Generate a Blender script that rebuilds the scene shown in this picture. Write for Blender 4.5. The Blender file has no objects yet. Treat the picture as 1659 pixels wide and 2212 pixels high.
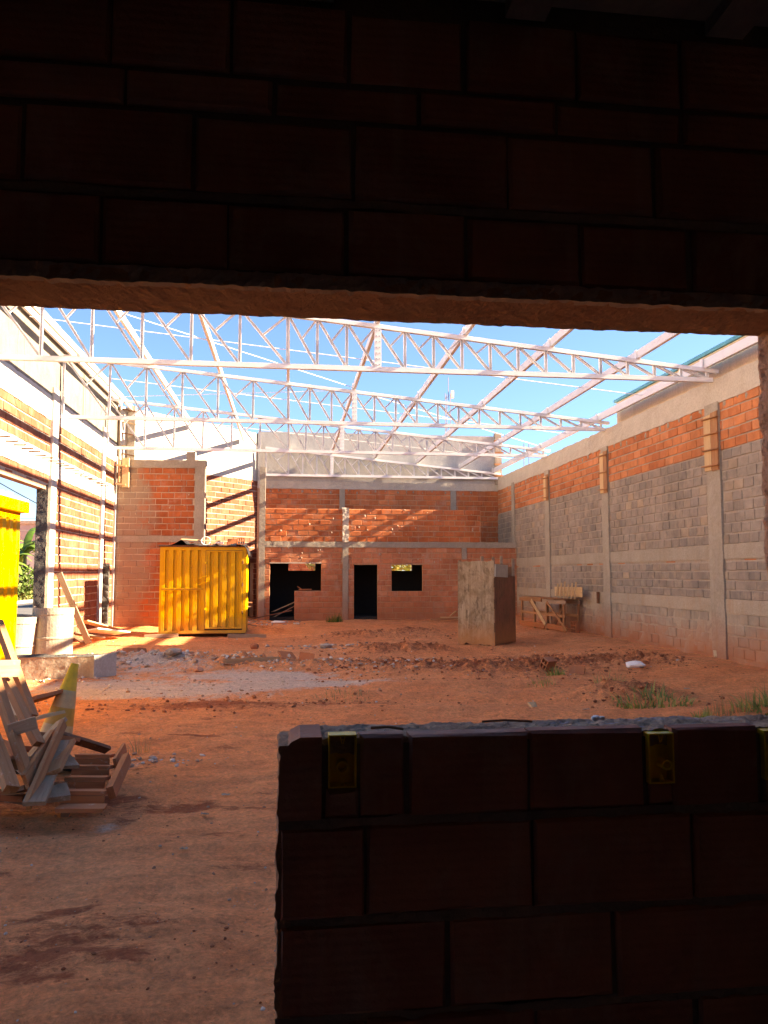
import bpy, bmesh, math, random
import numpy as np
from mathutils import Vector, Matrix

R_ = math.radians
rnd = random.Random(11)
scene = bpy.context.scene
C = scene.collection

# ------------------------------------------------------------------ camera
YAW, PITCH = R_(7.0), R_(4.6)
CAM = Vector((0, 0, 1.7))
cd = bpy.data.cameras.new('camera')
cam = bpy.data.objects.new('camera', cd)
C.objects.link(cam)
fw = Vector((math.sin(YAW) * math.cos(PITCH), math.cos(YAW) * math.cos(PITCH), math.sin(PITCH)))
rt = Vector((math.cos(YAW), -math.sin(YAW), 0))
up = rt.cross(fw)
cam.matrix_world = Matrix(((rt.x, up.x, -fw.x, CAM.x), (rt.y, up.y, -fw.y, CAM.y), (rt.z, up.z, -fw.z, CAM.z), (0, 0, 0, 1)))
cd.sensor_fit = 'VERTICAL'
cd.sensor_height = 36
cd.lens = 36 * 1661 / 2212
cd.clip_start = 0.05
cd.clip_end = 3000
scene.camera = cam

# ------------------------------------------------------------------ sky, sun, exposure
SUN = Vector((1.0, -0.06, 0.51)).normalized()
EL = math.asin(SUN.z)
AZ = math.atan2(SUN.x, SUN.y)
world = bpy.data.worlds.new('World')
scene.world = world
world.use_nodes = True
wn = world.node_tree.nodes
sky = wn.new('ShaderNodeTexSky')
sky.sky_type = 'NISHITA'
sky.sun_disc = False
sky.sun_elevation = EL
sky.sun_rotation = AZ
sky.altitude = 1000
sky.air_density = 1.0
sky.dust_density = 0.4
sky.ozone_density = 10.0
world.node_tree.links.new(sky.outputs[0], wn['Background'].inputs[0])
wn['Background'].inputs[1].default_value = 0.05
sd = bpy.data.lights.new('sun', 'SUN')
sun = bpy.data.objects.new('sun', sd)
C.objects.link(sun)
sd.energy = 4.3
sd.angle = R_(0.53)
sd.color = (1.0, 0.94, 0.84)
sun.rotation_euler = (-SUN).to_track_quat('-Z', 'Y').to_euler()
sun.location = (30, -4, 20)
scene.view_settings.view_transform = 'Standard'
scene.view_settings.look = 'None'
scene.view_settings.gamma = 1
scene.view_settings.exposure = 3.1
scene.view_settings.use_curve_mapping = False
# the phone balanced its white for the open shade of the yard
scene.view_settings.use_white_balance = True
scene.view_settings.white_balance_temperature = 9500
scene.view_settings.white_balance_tint = 16
scene.cycles.use_denoising = True
scene.cycles.max_bounces = 12
scene.cycles.diffuse_bounces = 9
scene.cycles.sample_clamp_indirect = 10


# ------------------------------------------------------------------ noise
_tab = np.random.RandomState(5).rand(256, 256)


def vnoise(x, y, o=0):
    x = np.asarray(x, float) + 31.7 * o + 1000
    y = np.asarray(y, float) + 17.3 * o + 1000
    xi = np.floor(x).astype(int)
    yi = np.floor(y).astype(int)
    fx, fy = x - xi, y - yi
    fx = fx * fx * (3 - 2 * fx)
    fy = fy * fy * (3 - 2 * fy)
    a = _tab[xi % 256, yi % 256]
    b = _tab[(xi + 1) % 256, yi % 256]
    c = _tab[xi % 256, (yi + 1) % 256]
    d = _tab[(xi + 1) % 256, (yi + 1) % 256]
    return (a * (1 - fx) + b * fx) * (1 - fy) + (c * (1 - fx) + d * fx) * fy - 0.5


def fbm(x, y, o=0, n=4, g=0.5):
    s, a, f = 0, 1.0, 1.0
    for i in range(n):
        s = s + a * vnoise(np.asarray(x) * f, np.asarray(y) * f, o + i * 3)
        a *= g
        f *= 2.03
    return s


def sstep(a, b, x):
    t = np.clip((np.asarray(x, float) - a) / (b - a), 0, 1)
    return t * t * (3 - 2 * t)


# ------------------------------------------------------------------ materials
class NT:
    def __init__(s, name):
        s.m = bpy.data.materials.new(name)
        s.m.use_nodes = True
        s.t = s.m.node_tree
        s.b = s.t.nodes['Principled BSDF']
        s.b.inputs['Roughness'].default_value = 0.85
        s.b.inputs['Specular IOR Level'].default_value = 0.3
        s._pos = None

    def new(s, ty, **kw):
        n = s.t.nodes.new(ty)
        for k, v in kw.items():
            setattr(n, k, v)
        return n

    def set(s, sock, v):
        if isinstance(v, bpy.types.NodeSocket):
            s.t.links.new(v, sock)
        elif isinstance(v, (tuple, list)) and len(v) == 3 and sock.type == 'RGBA':
            sock.default_value = (*v, 1)
        else:
            sock.default_value = v

    def pos(s):
        if s._pos is None:
            s._pos = s.new('ShaderNodeNewGeometry').outputs['Position']
        return s._pos

    def obj(s):
        return s.new('ShaderNodeTexCoord').outputs['Object']

    def scl(s, v, sc):
        n = s.new('ShaderNodeVectorMath', operation='MULTIPLY')
        s.set(n.inputs[0], v)
        n.inputs[1].default_value = sc
        return n.outputs[0]

    def noise(s, v, scale, detail=4, rough=0.6, dist=0.0):
        n = s.new('ShaderNodeTexNoise')
        s.set(n.inputs['Vector'], v)
        n.inputs['Scale'].default_value = scale
        n.inputs['Detail'].default_value = detail
        n.inputs['Roughness'].default_value = rough
        n.inputs['Distortion'].default_value = dist
        return n.outputs['Fac']

    def ramp(s, f, stops, mode='LINEAR'):
        n = s.new('ShaderNodeValToRGB')
        s.set(n.inputs[0], f)
        e = n.color_ramp.elements
        n.color_ramp.interpolation = mode
        while len(e) < len(stops):
            e.new(0.5)
        for q, (p, c) in zip(e, stops):
            q.position = p
            q.color = (*c, 1) if isinstance(c, tuple) else (c, c, c, 1)
        return n.outputs[0]

    def mix(s, f, a, b, mode='MIX'):
        n = s.new('ShaderNodeMix', data_type='RGBA', blend_type=mode)
        s.set(n.inputs[0], f)
        s.set(n.inputs[6], a)
        s.set(n.inputs[7], b)
        return n.outputs[2]

    def math(s, op, a, b=0.0, clamp=False):
        n = s.new('ShaderNodeMath', operation=op)
        n.use_clamp = clamp
        s.set(n.inputs[0], a)
        s.set(n.inputs[1], b)
        return n.outputs[0]

    def sep(s, v, i):
        n = s.new('ShaderNodeSeparateXYZ')
        s.set(n.inputs[0], v)
        return n.outputs[i]

    def mapr(s, v, a, b, c=0.0, d=1.0):
        n = s.new('ShaderNodeMapRange')
        s.set(n.inputs[0], v)
        for i, q in enumerate((a, b, c, d)):
            n.inputs[i + 1].default_value = q
        return n.outputs[0]

    def rand(s):
        a = s.new('ShaderNodeObjectInfo').outputs['Random']
        b = s.new('ShaderNodeNewGeometry').outputs['Random Per Island']
        return s.math('FRACT', s.math('ADD', s.math('MULTIPLY', a, 7.13), b))

    def out(s, col, rough=None, bump=None, strength=0.4, dist=0.01):
        s.set(s.b.inputs['Base Color'], col)
        if rough is not None:
            s.set(s.b.inputs['Roughness'], rough)
        if bump is not None:
            n = s.new('ShaderNodeBump')
            n.inputs['Strength'].default_value = strength
            n.inputs['Distance'].default_value = dist
            s.set(n.inputs['Height'], bump)
            s.t.links.new(n.outputs[0], s.b.inputs['Normal'])
        return s.m


MUD = (0.36, 0.13, 0.06)


def mat_brick(name, cols, smear=(0.42, 0.36, 0.30), smear_amt=0.35, mud=0.55, mudtop=1.0, cement=None, groove=True, gamt=0.35):
    t = NT(name)
    p = t.pos()
    r = t.rand()
    n = len(cols)
    c = t.ramp(r, [(i / (n - 1), q) for i, q in enumerate(cols)])
    big = t.noise(p, 0.9, 3)
    c = t.mix(1.0, c, t.ramp(big, [(0.3, 0.72), (0.7, 1.15)]), 'MULTIPLY')
    mid = t.noise(p, 7.0, 5, 0.65)
    c = t.mix(1.0, c, t.ramp(mid, [(0.3, 0.82), (0.72, 1.14)]), 'MULTIPLY')
    sm = t.ramp(t.noise(p, 2.6, 6, 0.72, 0.4), [(0.52, 0.0), (0.72, 1.0)])
    c = t.mix(t.math('MULTIPLY', sm, smear_amt), c, smear)
    run = t.ramp(t.noise(t.scl(p, (9.0, 9.0, 0.7)), 1.0, 4, 0.6), [(0.55, 0.0), (0.75, 1.0)])
    c = t.mix(t.math('MULTIPLY', run, smear_amt * 0.6), c, smear)
    if cement:
        x0, x1 = cement
        e = t.math('ADD', t.sep(p, 0), t.math('MULTIPLY', t.math('SUBTRACT', t.noise(p, 0.9, 5, 0.65), 0.5), 2.4))
        k = t.mapr(e, x0, x1, 0.9, 0.0)
        c = t.mix(t.math('MULTIPLY', k, 0.9), c, (0.27, 0.215, 0.16))
    z = t.sep(p, 2)
    e = t.math('ADD', z, t.math('MULTIPLY', t.math('SUBTRACT', t.noise(t.scl(p, (1, 1, .5)), 1.7, 5, 0.7), 0.5), 1.1))
    k = t.mapr(e, 0.15, mudtop, mud, 0.0)
    c = t.mix(k, c, MUD)
    h = t.noise(p, 60, 4, 0.7)
    h = t.math('ADD', h, t.math('MULTIPLY', mid, 1.2))
    if groove:
        w = t.new('ShaderNodeTexWave', bands_direction='Z')
        t.set(w.inputs['Vector'], p)
        w.inputs['Scale'].default_value = 14
        w.inputs['Distortion'].default_value = 1.5
        w.inputs['Detail'].default_value = 2
        h = t.math('ADD', h, t.math('MULTIPLY', w.outputs['Fac'], gamt))
    return t.out(c, 0.9, h, 0.5, 0.006)


def mat_concrete(name, c0, c1, stain=None, stain_amt=0.4, mud=0.0, mudtop=0.9, scale=1.0, bump=0.6, streak=0.5, bdist=0.012):
    t = NT(name)
    p = t.pos()
    a = t.noise(p, 1.3 * scale, 6, 0.68, 0.3)
    c = t.mix(t.ramp(a, [(0.3, 0.0), (0.7, 1.0)]), c0, c1)
    f = t.noise(p, 26 * scale, 5, 0.7)
    c = t.mix(1.0, c, t.ramp(f, [(0.25, 0.78), (0.75, 1.16)]), 'MULTIPLY')
    if stain:
        st = t.ramp(t.noise(t.scl(p, (6.0, 6.0, 0.6)), 1.0, 5, 0.62), [(0.5, 0.0), (0.72, 1.0)])
        c = t.mix(t.math('MULTIPLY', st, streak), c, stain)
        sp = t.ramp(t.noise(p, 3.1, 7, 0.75, 0.5), [(0.55, 0.0), (0.7, 1.0)])
        c = t.mix(t.math('MULTIPLY', sp, stain_amt), c, stain)
    if mud:
        z = t.sep(p, 2)
        e = t.math('ADD', z, t.math('MULTIPLY', t.math('SUBTRACT', t.noise(p, 1.3, 5, 0.7), 0.5), 1.0))
        c = t.mix(t.mapr(e, 0.12, mudtop, mud, 0.0), c, MUD)
    h = t.math('ADD', f, t.math('MULTIPLY', t.noise(p, 7 * scale, 4, 0.6), 1.5))
    return t.out(c, 0.92, h, bump, bdist)


def mat_wood(name, c0, c1, dark=(0.06, 0.035, 0.02), earth=0.25, scale=1.0):
    t = NT(name)
    o = t.obj()
    oi = t.new('ShaderNodeObjectInfo').outputs['Random']
    ad = t.new('ShaderNodeVectorMath', operation='ADD')
    t.set(ad.inputs[0], o)
    cx = t.new('ShaderNodeCombineXYZ')
    for i in range(3):
        t.set(cx.inputs[i], t.math('MULTIPLY', oi, 37.0 + 11 * i))
    t.set(ad.inputs[1], cx.outputs[0])
    v = t.scl(ad.outputs[0], (1.6, 26.0, 26.0))
    g = t.noise(v, 1.0 * scale, 6, 0.65, 0.6)
    c = t.mix(t.ramp(g, [(0.3, 0.0), (0.68, 1.0)]), c0, c1)
    d = t.ramp(t.noise(v, 2.2 * scale, 4, 0.6, 0.3), [(0.6, 0.0), (0.76, 1.0)])
    c = t.mix(t.math('MULTIPLY', d, 0.6), c, dark)
    c = t.mix(1.0, c, t.ramp(oi, [(0.0, 0.8), (1.0, 1.15)]), 'MULTIPLY')
    cs = t.ramp(t.noise(t.pos(), 14, 6, 0.72, 0.5), [(0.60, 0.0), (0.68, 1.0)])
    c = t.mix(t.math('MULTIPLY', cs, 0.5), c, (0.46, 0.40, 0.33))
    e = t.ramp(t.noise(t.pos(), 5, 6, 0.7), [(0.42, 0.0), (0.66, 1.0)])
    c = t.mix(t.math('MULTIPLY', e, earth), c, MUD)
    return t.out(c, 0.8, g, 0.5, 0.004)


def mat_plain(name, c, rough=0.6, metal=0.0, var=0.12, scale=6.0, bump=0.15, spec=0.4):
    t = NT(name)
    p = t.pos()
    f = t.noise(p, scale, 5, 0.65)
    col = t.mix(1.0, c, t.ramp(f, [(0.3, 1 - var), (0.7, 1 + var)]), 'MULTIPLY')
    t.b.inputs['Metallic'].default_value = metal
    t.b.inputs['Specular IOR Level'].default_value = spec
    return t.out(col, rough, f, bump, 0.004)


def mat_yellow(name):
    t = NT(name)
    p = t.pos()
    f = t.noise(p, 1.7, 5, 0.6)
    c = t.mix(t.ramp(f, [(0.35, 0.0), (0.7, 1.0)]), (0.58, 0.30, 0.005), (0.66, 0.37, 0.008))
    dirt = t.ramp(t.noise(t.scl(p, (5, 5, 1.2)), 1.6, 6, 0.7), [(0.52, 0.0), (0.75, 1.0)])
    c = t.mix(t.math('MULTIPLY', dirt, 0.5), c, (0.42, 0.22, 0.045))
    ru = t.ramp(t.noise(p, 5.5, 7, 0.72, 0.3), [(0.66, 0.0), (0.70, 1.0)])
    c = t.mix(t.math('MULTIPLY', ru, 0.85), c, (0.12, 0.05, 0.025))
    z = t.sep(p, 2)
    k = t.mapr(t.math('ADD', z, t.math('MULTIPLY', t.noise(p, 4, 5, 0.7), 0.35)), 0.25, 0.75, 0.5, 0.0)
    c = t.mix(k, c, (0.40, 0.19, 0.08))
    hh = t.math('ADD', t.math('MULTIPLY', t.noise(p, 2.6, 3, 0.5), 6.0), t.noise(p, 18, 4, 0.6))
    return t.out(c, 0.5, hh, 0.35, 0.012)


def mat_ground():
    t = NT('red_earth')
    p = t.pos()
    at = t.new('ShaderNodeAttribute')
    at.attribute_name = 'mask'
    sr = t.new('ShaderNodeSeparateColor')
    t.set(sr.inputs[0], at.outputs['Color'])
    cem, clod, pale = sr.outputs[0], sr.outputs[1], sr.outputs[2]
    big = t.noise(p, 0.45, 5, 0.65, 0.4)
    c = t.mix(t.ramp(big, [(0.32, 0.0), (0.68, 1.0)]), (0.70, 0.225, 0.08), (0.74, 0.30, 0.13))
    patch = t.ramp(t.noise(p, 1.9, 6, 0.7, 0.6), [(0.5, 0.0), (0.66, 1.0)])
    c = t.mix(t.math('MULTIPLY', patch, 0.6), c, (0.50, 0.15, 0.052))
    c = t.mix(t.math('MULTIPLY', pale, t.ramp(t.noise(p, 2.4, 6, 0.7), [(0.3, 0.25), (0.6, 1.0)])), c, (0.74, 0.32, 0.145))
    cl = t.ramp(t.math('ADD', clod, t.math('MULTIPLY', t.math('SUBTRACT', t.noise(t.scl(p, (1, 1.8, 1)), 7.0, 8, 0.78, 0.6), 0.5), 2.6)), [(0.38, 0.0), (0.8, 1.0)])
    c = t.mix(t.math('MULTIPLY', cl, 0.85), c, (0.25, 0.054, 0.02))
    ce = t.ramp(t.math('ADD', cem, t.math('MULTIPLY', t.math('SUBTRACT', t.noise(p, 3.2, 7, 0.75, 0.5), 0.5), 1.5)), [(0.42, 0.0), (0.72, 1.0)])
    c = t.mix(t.math('MULTIPLY', ce, 0.85), c, (0.58, 0.49, 0.42))
    st = t.noise(t.scl(p, (0.9, 3.4, 1.0)), 1.5, 7, 0.7, 0.5)
    c = t.mix(1.0, c, t.ramp(st, [(0.3, 0.90), (0.68, 1.2)]), 'MULTIPLY')
    fine = t.noise(p, 38, 5, 0.75)
    c = t.mix(1.0, c, t.ramp(fine, [(0.28, 0.70), (0.72, 1.28)]), 'MULTIPLY')
    md = t.noise(p, 12, 7, 0.8, 0.4)
    c = t.mix(1.0, c, t.ramp(md, [(0.34, 0.80), (0.5, 1.08), (0.7, 1.22)]), 'MULTIPLY')
    vr = t.new('ShaderNodeTexVoronoi')
    t.set(vr.inputs['Vector'], p)
    vr.inputs['Scale'].default_value = 26
    speck = t.ramp(vr.outputs['Distance'], [(0.10, 1.0), (0.17, 0.0)])
    vr2 = t.sep(vr.outputs['Color'], 0)
    speck = t.math('MULTIPLY', speck, t.ramp(vr2, [(0.80, 0.0), (0.84, 1.0)]))
    c = t.mix(t.math('MULTIPLY', speck, 0.7), c, (0.52, 0.38, 0.28))
    h = t.math('ADD', t.math('MULTIPLY', t.noise(p, 9, 6, 0.7), 2.2), fine)
    h = t.math('ADD', h, speck)
    return t.out(c, 0.95, h, 1.0, 0.05)


def mat_leaf(name, c0, c1, trans=0.25):
    t = NT(name)
    r = t.rand()
    c = t.mix(r, c0, c1)
    c = t.mix(1.0, c, t.ramp(t.noise(t.pos(), 3.0, 3), [(0.3, 0.7), (0.7, 1.2)]), 'MULTIPLY')
    t.b.inputs['Roughness'].default_value = 0.5
    tr = t.new('ShaderNodeBsdfTranslucent')
    t.set(tr.inputs[0], c)
    ms = t.new('ShaderNodeMixShader')
    ms.inputs[0].default_value = trans
    t.set(t.b.inputs['Base Color'], c)
    t.t.links.new(t.b.outputs[0], ms.inputs[1])
    t.t.links.new(tr.outputs[0], ms.inputs[2])
    t.t.links.new(ms.outputs[0], t.t.nodes['Material Output'].inputs[0])
    return t.m


OR = [(0.42, 0.105, 0.034), (0.52, 0.15, 0.052), (0.46, 0.12, 0.04), (0.56, 0.18, 0.07), (0.44, 0.115, 0.038)]
M = {}
M['brick'] = mat_brick('orange_brick', OR, mudtop=0.9)
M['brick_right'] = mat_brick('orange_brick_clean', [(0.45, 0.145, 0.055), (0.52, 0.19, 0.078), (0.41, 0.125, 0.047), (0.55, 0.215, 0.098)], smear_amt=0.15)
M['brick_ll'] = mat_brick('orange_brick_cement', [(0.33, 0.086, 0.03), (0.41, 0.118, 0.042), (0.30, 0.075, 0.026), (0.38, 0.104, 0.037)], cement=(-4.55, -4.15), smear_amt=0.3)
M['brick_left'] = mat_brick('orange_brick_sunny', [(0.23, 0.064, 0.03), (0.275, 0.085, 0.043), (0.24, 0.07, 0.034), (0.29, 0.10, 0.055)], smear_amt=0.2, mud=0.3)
M['brick_low'] = mat_brick('orange_brick_dusty', [(0.45, 0.145, 0.066), (0.53, 0.20, 0.10), (0.47, 0.16, 0.075), (0.56, 0.235, 0.125)], smear_amt=0.45, mud=0.75, mudtop=1.1)
M['brick_near'] = mat_brick('dark_room_brick', [(0.34, 0.15, 0.11), (0.39, 0.18, 0.13), (0.31, 0.13, 0.095)], smear=(0.44, 0.34, 0.29), smear_amt=0.75, mud=0, gamt=0.25)
M['block'] = mat_brick('grey_block', [(0.235, 0.195, 0.165), (0.27, 0.225, 0.19), (0.25, 0.21, 0.178), (0.285, 0.24, 0.20), (0.26, 0.218, 0.183), (0.22, 0.19, 0.168), (0.34, 0.26, 0.19)], smear=(0.42, 0.335, 0.255), smear_amt=0.55, mud=0.6, mudtop=1.3, groove=False)
M['block_mud'] = mat_brick('muddy_block', [(0.29, 0.245, 0.20), (0.33, 0.28, 0.225), (0.27, 0.23, 0.19)], smear=(0.38, 0.27, 0.175), smear_amt=0.6, mud=0.9, mudtop=0.85, groove=False)
M['mortar'] = mat_concrete('mortar', (0.40, 0.31, 0.23), (0.50, 0.40, 0.31), mud=0.6)
M['mortar_red'] = mat_concrete('red_mortar', (0.40, 0.22, 0.13), (0.52, 0.32, 0.20), mud=0.6)
M['mortar_dark'] = mat_concrete('grey_mortar', (0.34, 0.27, 0.23), (0.46, 0.37, 0.32))
M['mortar_grey'] = mat_concrete('wall_mortar', (0.27, 0.235, 0.20), (0.37, 0.32, 0.27), (0.40, 0.27, 0.17), 0.4, mud=0.8, mudtop=0.8)
M['mortar_bed'] = mat_concrete('bed_mortar', (0.19, 0.15, 0.13), (0.28, 0.225, 0.195))
M['mortar_deep'] = mat_concrete('dark_joint_mortar', (0.10, 0.08, 0.07), (0.2, 0.16, 0.135))  # dark mortar showing in the vertical joints of the near wall
M['concrete'] = mat_concrete('concrete', (0.27, 0.235, 0.19), (0.37, 0.325, 0.265), (0.25, 0.20, 0.14), 0.4, mud=0.7, mudtop=1.0)
M['concrete_pale'] = mat_concrete('pale_concrete', (0.40, 0.355, 0.295), (0.50, 0.45, 0.38), (0.36, 0.29, 0.215), 0.25, streak=0.25)
M['plinth'] = mat_concrete('muddy_plinth', (0.31, 0.265, 0.21), (0.39, 0.33, 0.26), (0.34, 0.22, 0.13), 0.5, mud=0.95, mudtop=0.8, streak=0.6)
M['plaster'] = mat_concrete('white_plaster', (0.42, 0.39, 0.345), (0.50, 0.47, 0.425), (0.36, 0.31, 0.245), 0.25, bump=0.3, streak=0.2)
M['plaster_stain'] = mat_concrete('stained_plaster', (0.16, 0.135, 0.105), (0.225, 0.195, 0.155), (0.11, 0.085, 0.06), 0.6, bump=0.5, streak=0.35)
M['plaster_grey'] = mat_concrete('grey_and_shade_render', (0.34, 0.325, 0.305), (0.395, 0.38, 0.36), (0.29, 0.27, 0.245), 0.3, bump=0.3, streak=0.25)
M['plaster_beige'] = mat_concrete('beige_render', (0.56, 0.43, 0.28), (0.64, 0.50, 0.34), (0.46, 0.34, 0.21), 0.3, bump=0.3)
M['bitumen'] = mat_concrete('rough_dark_concrete', (0.085, 0.075, 0.068), (0.12, 0.107, 0.096), (0.15, 0.135, 0.12), 0.3, scale=5.0, bump=1.0, streak=0.2, bdist=0.04)
M['pipe'] = mat_concrete('pipe_concrete', (0.33, 0.275, 0.21), (0.42, 0.36, 0.285), (0.28, 0.185, 0.11), 0.5, bump=0.6)
M['lumpy'] = mat_concrete('lumpy_mortar', (0.30, 0.225, 0.17), (0.48, 0.38, 0.30), (0.15, 0.105, 0.08), 0.6, scale=2.5, bump=1.0, streak=0.1)
def mat_sill():
    t = NT('sill_mortar')
    p = t.pos()
    a = t.noise(p, 9, 7, 0.72, 0.4)
    c = t.mix(t.ramp(a, [(0.32, 0.0), (0.66, 1.0)]), (0.24, 0.16, 0.115), (0.56, 0.41, 0.30))
    d = t.ramp(t.noise(p, 16, 6, 0.75, 0.5), [(0.55, 0.0), (0.66, 1.0)])
    c = t.mix(t.math('MULTIPLY', d, 0.6), c, (0.10, 0.07, 0.055))
    x = t.sep(p, 0)
    k = t.math('MULTIPLY', t.mapr(x, .62, .78, 0.0, 1.0), t.mapr(x, 1.12, 1.28, 1.0, 0.0))
    b = t.ramp(t.noise(t.scl(p, (1, 2.5, 1)), 13, 6, 0.7, 0.6), [(0.53, 0.0), (0.63, 1.0)])
    c = t.mix(t.math('MULTIPLY', t.math('MULTIPLY', k, b), 0.75), c, (0.30, 0.36, 0.55))
    h = t.math('ADD', t.noise(p, 60, 5, 0.7), t.math('MULTIPLY', a, 2.0))
    return t.out(c, 0.95, h, 1.0, 0.012)


M['sill'] = mat_sill()
M['soffit'] = mat_concrete('soffit_cement', (0.36, 0.20, 0.13), (0.46, 0.29, 0.20), (0.30, 0.13, 0.07), 0.5, scale=2, bump=0.8)
def mat_steel():
    t = NT('white_primer_steel')
    p = t.pos()
    c = t.mix(t.ramp(t.noise(p, 1.5, 5, 0.65), [(0.35, 0.0), (0.65, 1.0)]), (0.70, 0.685, 0.675), (0.78, 0.77, 0.765))
    r = t.ramp(t.noise(p, 7, 7, 0.75, 0.4), [(0.62, 0.0), (0.70, 1.0)])
    c = t.mix(t.math('MULTIPLY', r, 0.45), c, (0.38, 0.29, 0.22))
    return t.out(c, 0.5)


M['steel'] = mat_steel()
M['steel_dark'] = mat_plain('dark_steel', (0.10, 0.075, 0.06), 0.6, 0.6, 0.3, 30)
M['galv'] = mat_plain('galvanised', (0.45, 0.46, 0.47), 0.4, 0.8, 0.1)
M['yellow'] = mat_yellow('yellow_paint')
M['yplastic'] = mat_plain('yellow_plastic', (0.80, 0.56, 0.02), 0.4, 0, 0.12, 20)
M['rust'] = mat_plain('rust', (0.11, 0.05, 0.028), 0.85, 0.2, 0.35, 25)
M['black'] = mat_plain('black_sheet', (0.018, 0.017, 0.018), 0.4, 0, 0.3, 8, 0.4)
M['white'] = mat_plain('white_plastic', (0.72, 0.71, 0.70), 0.5, 0, 0.12, 15)
M['wood'] = mat_wood('pine_board', (0.24, 0.105, 0.045), (0.37, 0.19, 0.088), earth=0.35)
M['wood_red'] = mat_wood('red_board', (0.29, 0.092, 0.034), (0.40, 0.14, 0.055), earth=0.4)
M['wood_grey'] = mat_wood('weathered_board', (0.21, 0.145, 0.095), (0.32, 0.235, 0.16), earth=0.2)
M['wood_pale'] = mat_wood('pale_board', (0.48, 0.31, 0.155), (0.58, 0.41, 0.23), earth=0.15)
M['wood_dark'] = mat_wood('dark_board', (0.10, 0.05, 0.03), (0.20, 0.095, 0.05), earth=0.3)
M['ground'] = mat_ground()
M['asphalt'] = mat_concrete('asphalt', (0.075, 0.075, 0.08), (0.12, 0.118, 0.115), bump=0.3)
M['leaf'] = mat_leaf('banana_leaf', (0.07, 0.15, 0.025), (0.16, 0.27, 0.05))
M['bushleaf'] = mat_leaf('bush_leaf', (0.05, 0.10, 0.02), (0.13, 0.20, 0.04))
M['grass'] = mat_leaf('grass_blade', (0.13, 0.19, 0.04), (0.36, 0.36, 0.11))
M['drygrass'] = mat_leaf('dry_grass_blade', (0.28, 0.20, 0.08), (0.42, 0.30, 0.13))
M['stem'] = mat_plain('green_stem', (0.20, 0.19, 0.07), 0.7, 0, 0.3, 4)
M['rubble'] = mat_brick('rubble_stone', [(0.48, 0.41, 0.35), (0.36, 0.20, 0.12), (0.62, 0.56, 0.50), (0.58, 0.50, 0.44), (0.42, 0.27, 0.18), (0.38, 0.15, 0.08), (0.47, 0.38, 0.31)], smear_amt=0.2, mud=0, groove=False)
M['clods'] = mat_brick('soil_clod', [(0.24, 0.066, 0.028), (0.32, 0.10, 0.045), (0.38, 0.145, 0.07), (0.22, 0.06, 0.026)], smear=MUD, smear_amt=0.3, mud=0, groove=False)
M['teal'] = mat_plain('teal_trim', (0.06, 0.27, 0.32), 0.5)
M['room'] = mat_concrete('room_shade_black', (0.028, 0.024, 0.022), (0.04, 0.034, 0.03))  # near-black colour paints in the darkness of the back rooms
M['room_near'] = mat_concrete('camera_room_render', (0.40, 0.33, 0.28), (0.48, 0.40, 0.34))


def mat_ply(name, c0, c1):
    t = NT(name)
    o = t.obj()
    g = t.noise(t.scl(o, (14, 14, 1.2)), 1.0, 6, 0.7, 0.4)
    c = t.mix(t.ramp(g, [(0.3, 0.0), (0.7, 1.0)]), c0, c1)
    st = t.ramp(t.noise(o, 2.6, 7, 0.75, 0.8), [(0.43, 0.0), (0.62, 1.0)])
    c = t.mix(t.math('MULTIPLY', st, 0.75), c, (0.14, 0.09, 0.045))
    sp = t.ramp(t.noise(t.scl(o, (7, 7, 2.0)), 1.6, 6, 0.75), [(0.56, 0.0), (0.61, 1.0)])
    c = t.mix(t.math('MULTIPLY', sp, 0.55), c, (0.06, 0.04, 0.026))
    z = t.sep(t.pos(), 2)
    k = t.mapr(t.math('ADD', z, t.math('MULTIPLY', t.noise(o, 5, 5, 0.7), 0.35)), 0.3, 0.8, 0.75, 0.0)
    c = t.mix(k, c, (0.40, 0.17, 0.06))
    return t.out(c, 0.85, g, 0.6, 0.012)


M['ply'] = mat_ply('rotting_plywood', (0.24, 0.175, 0.11), (0.40, 0.315, 0.215))
M['door_brown'] = mat_ply('brown_panel', (0.20, 0.085, 0.045), (0.27, 0.12, 0.065))


# ------------------------------------------------------------------ object helpers
def tag(o, label, cat, group=None, kind=None):
    if label:
        o['label'] = label
    if cat:
        o['category'] = cat
    if group:
        o['group'] = group
    if kind:
        o['kind'] = kind
    return o


def empty(name, loc=(0, 0, 0), rz=0.0):
    o = bpy.data.objects.new(name, None)
    o.empty_display_size = 0.2
    o.location = loc
    o.rotation_euler = (0, 0, rz)
    C.objects.link(o)
    return o


def link(name, me, parent=None, loc=(0, 0, 0), rot=(0, 0, 0)):
    o = bpy.data.objects.new(name, me)
    o.location = loc
    o.rotation_euler = rot
    if parent:
        o.parent = parent
    C.objects.link(o)
    return o


def dup(root, loc=None, rot=None):
    r = root.copy()
    C.objects.link(r)
    if loc is not None:
        r.location = loc
    if rot is not None:
        r.rotation_euler = rot
    for ch in list(root.children):
        c = ch.copy()
        C.objects.link(c)
        c.parent = r
        for g in list(ch.children):
            d = g.copy()
            C.objects.link(d)
            d.parent = c
    return r


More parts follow.
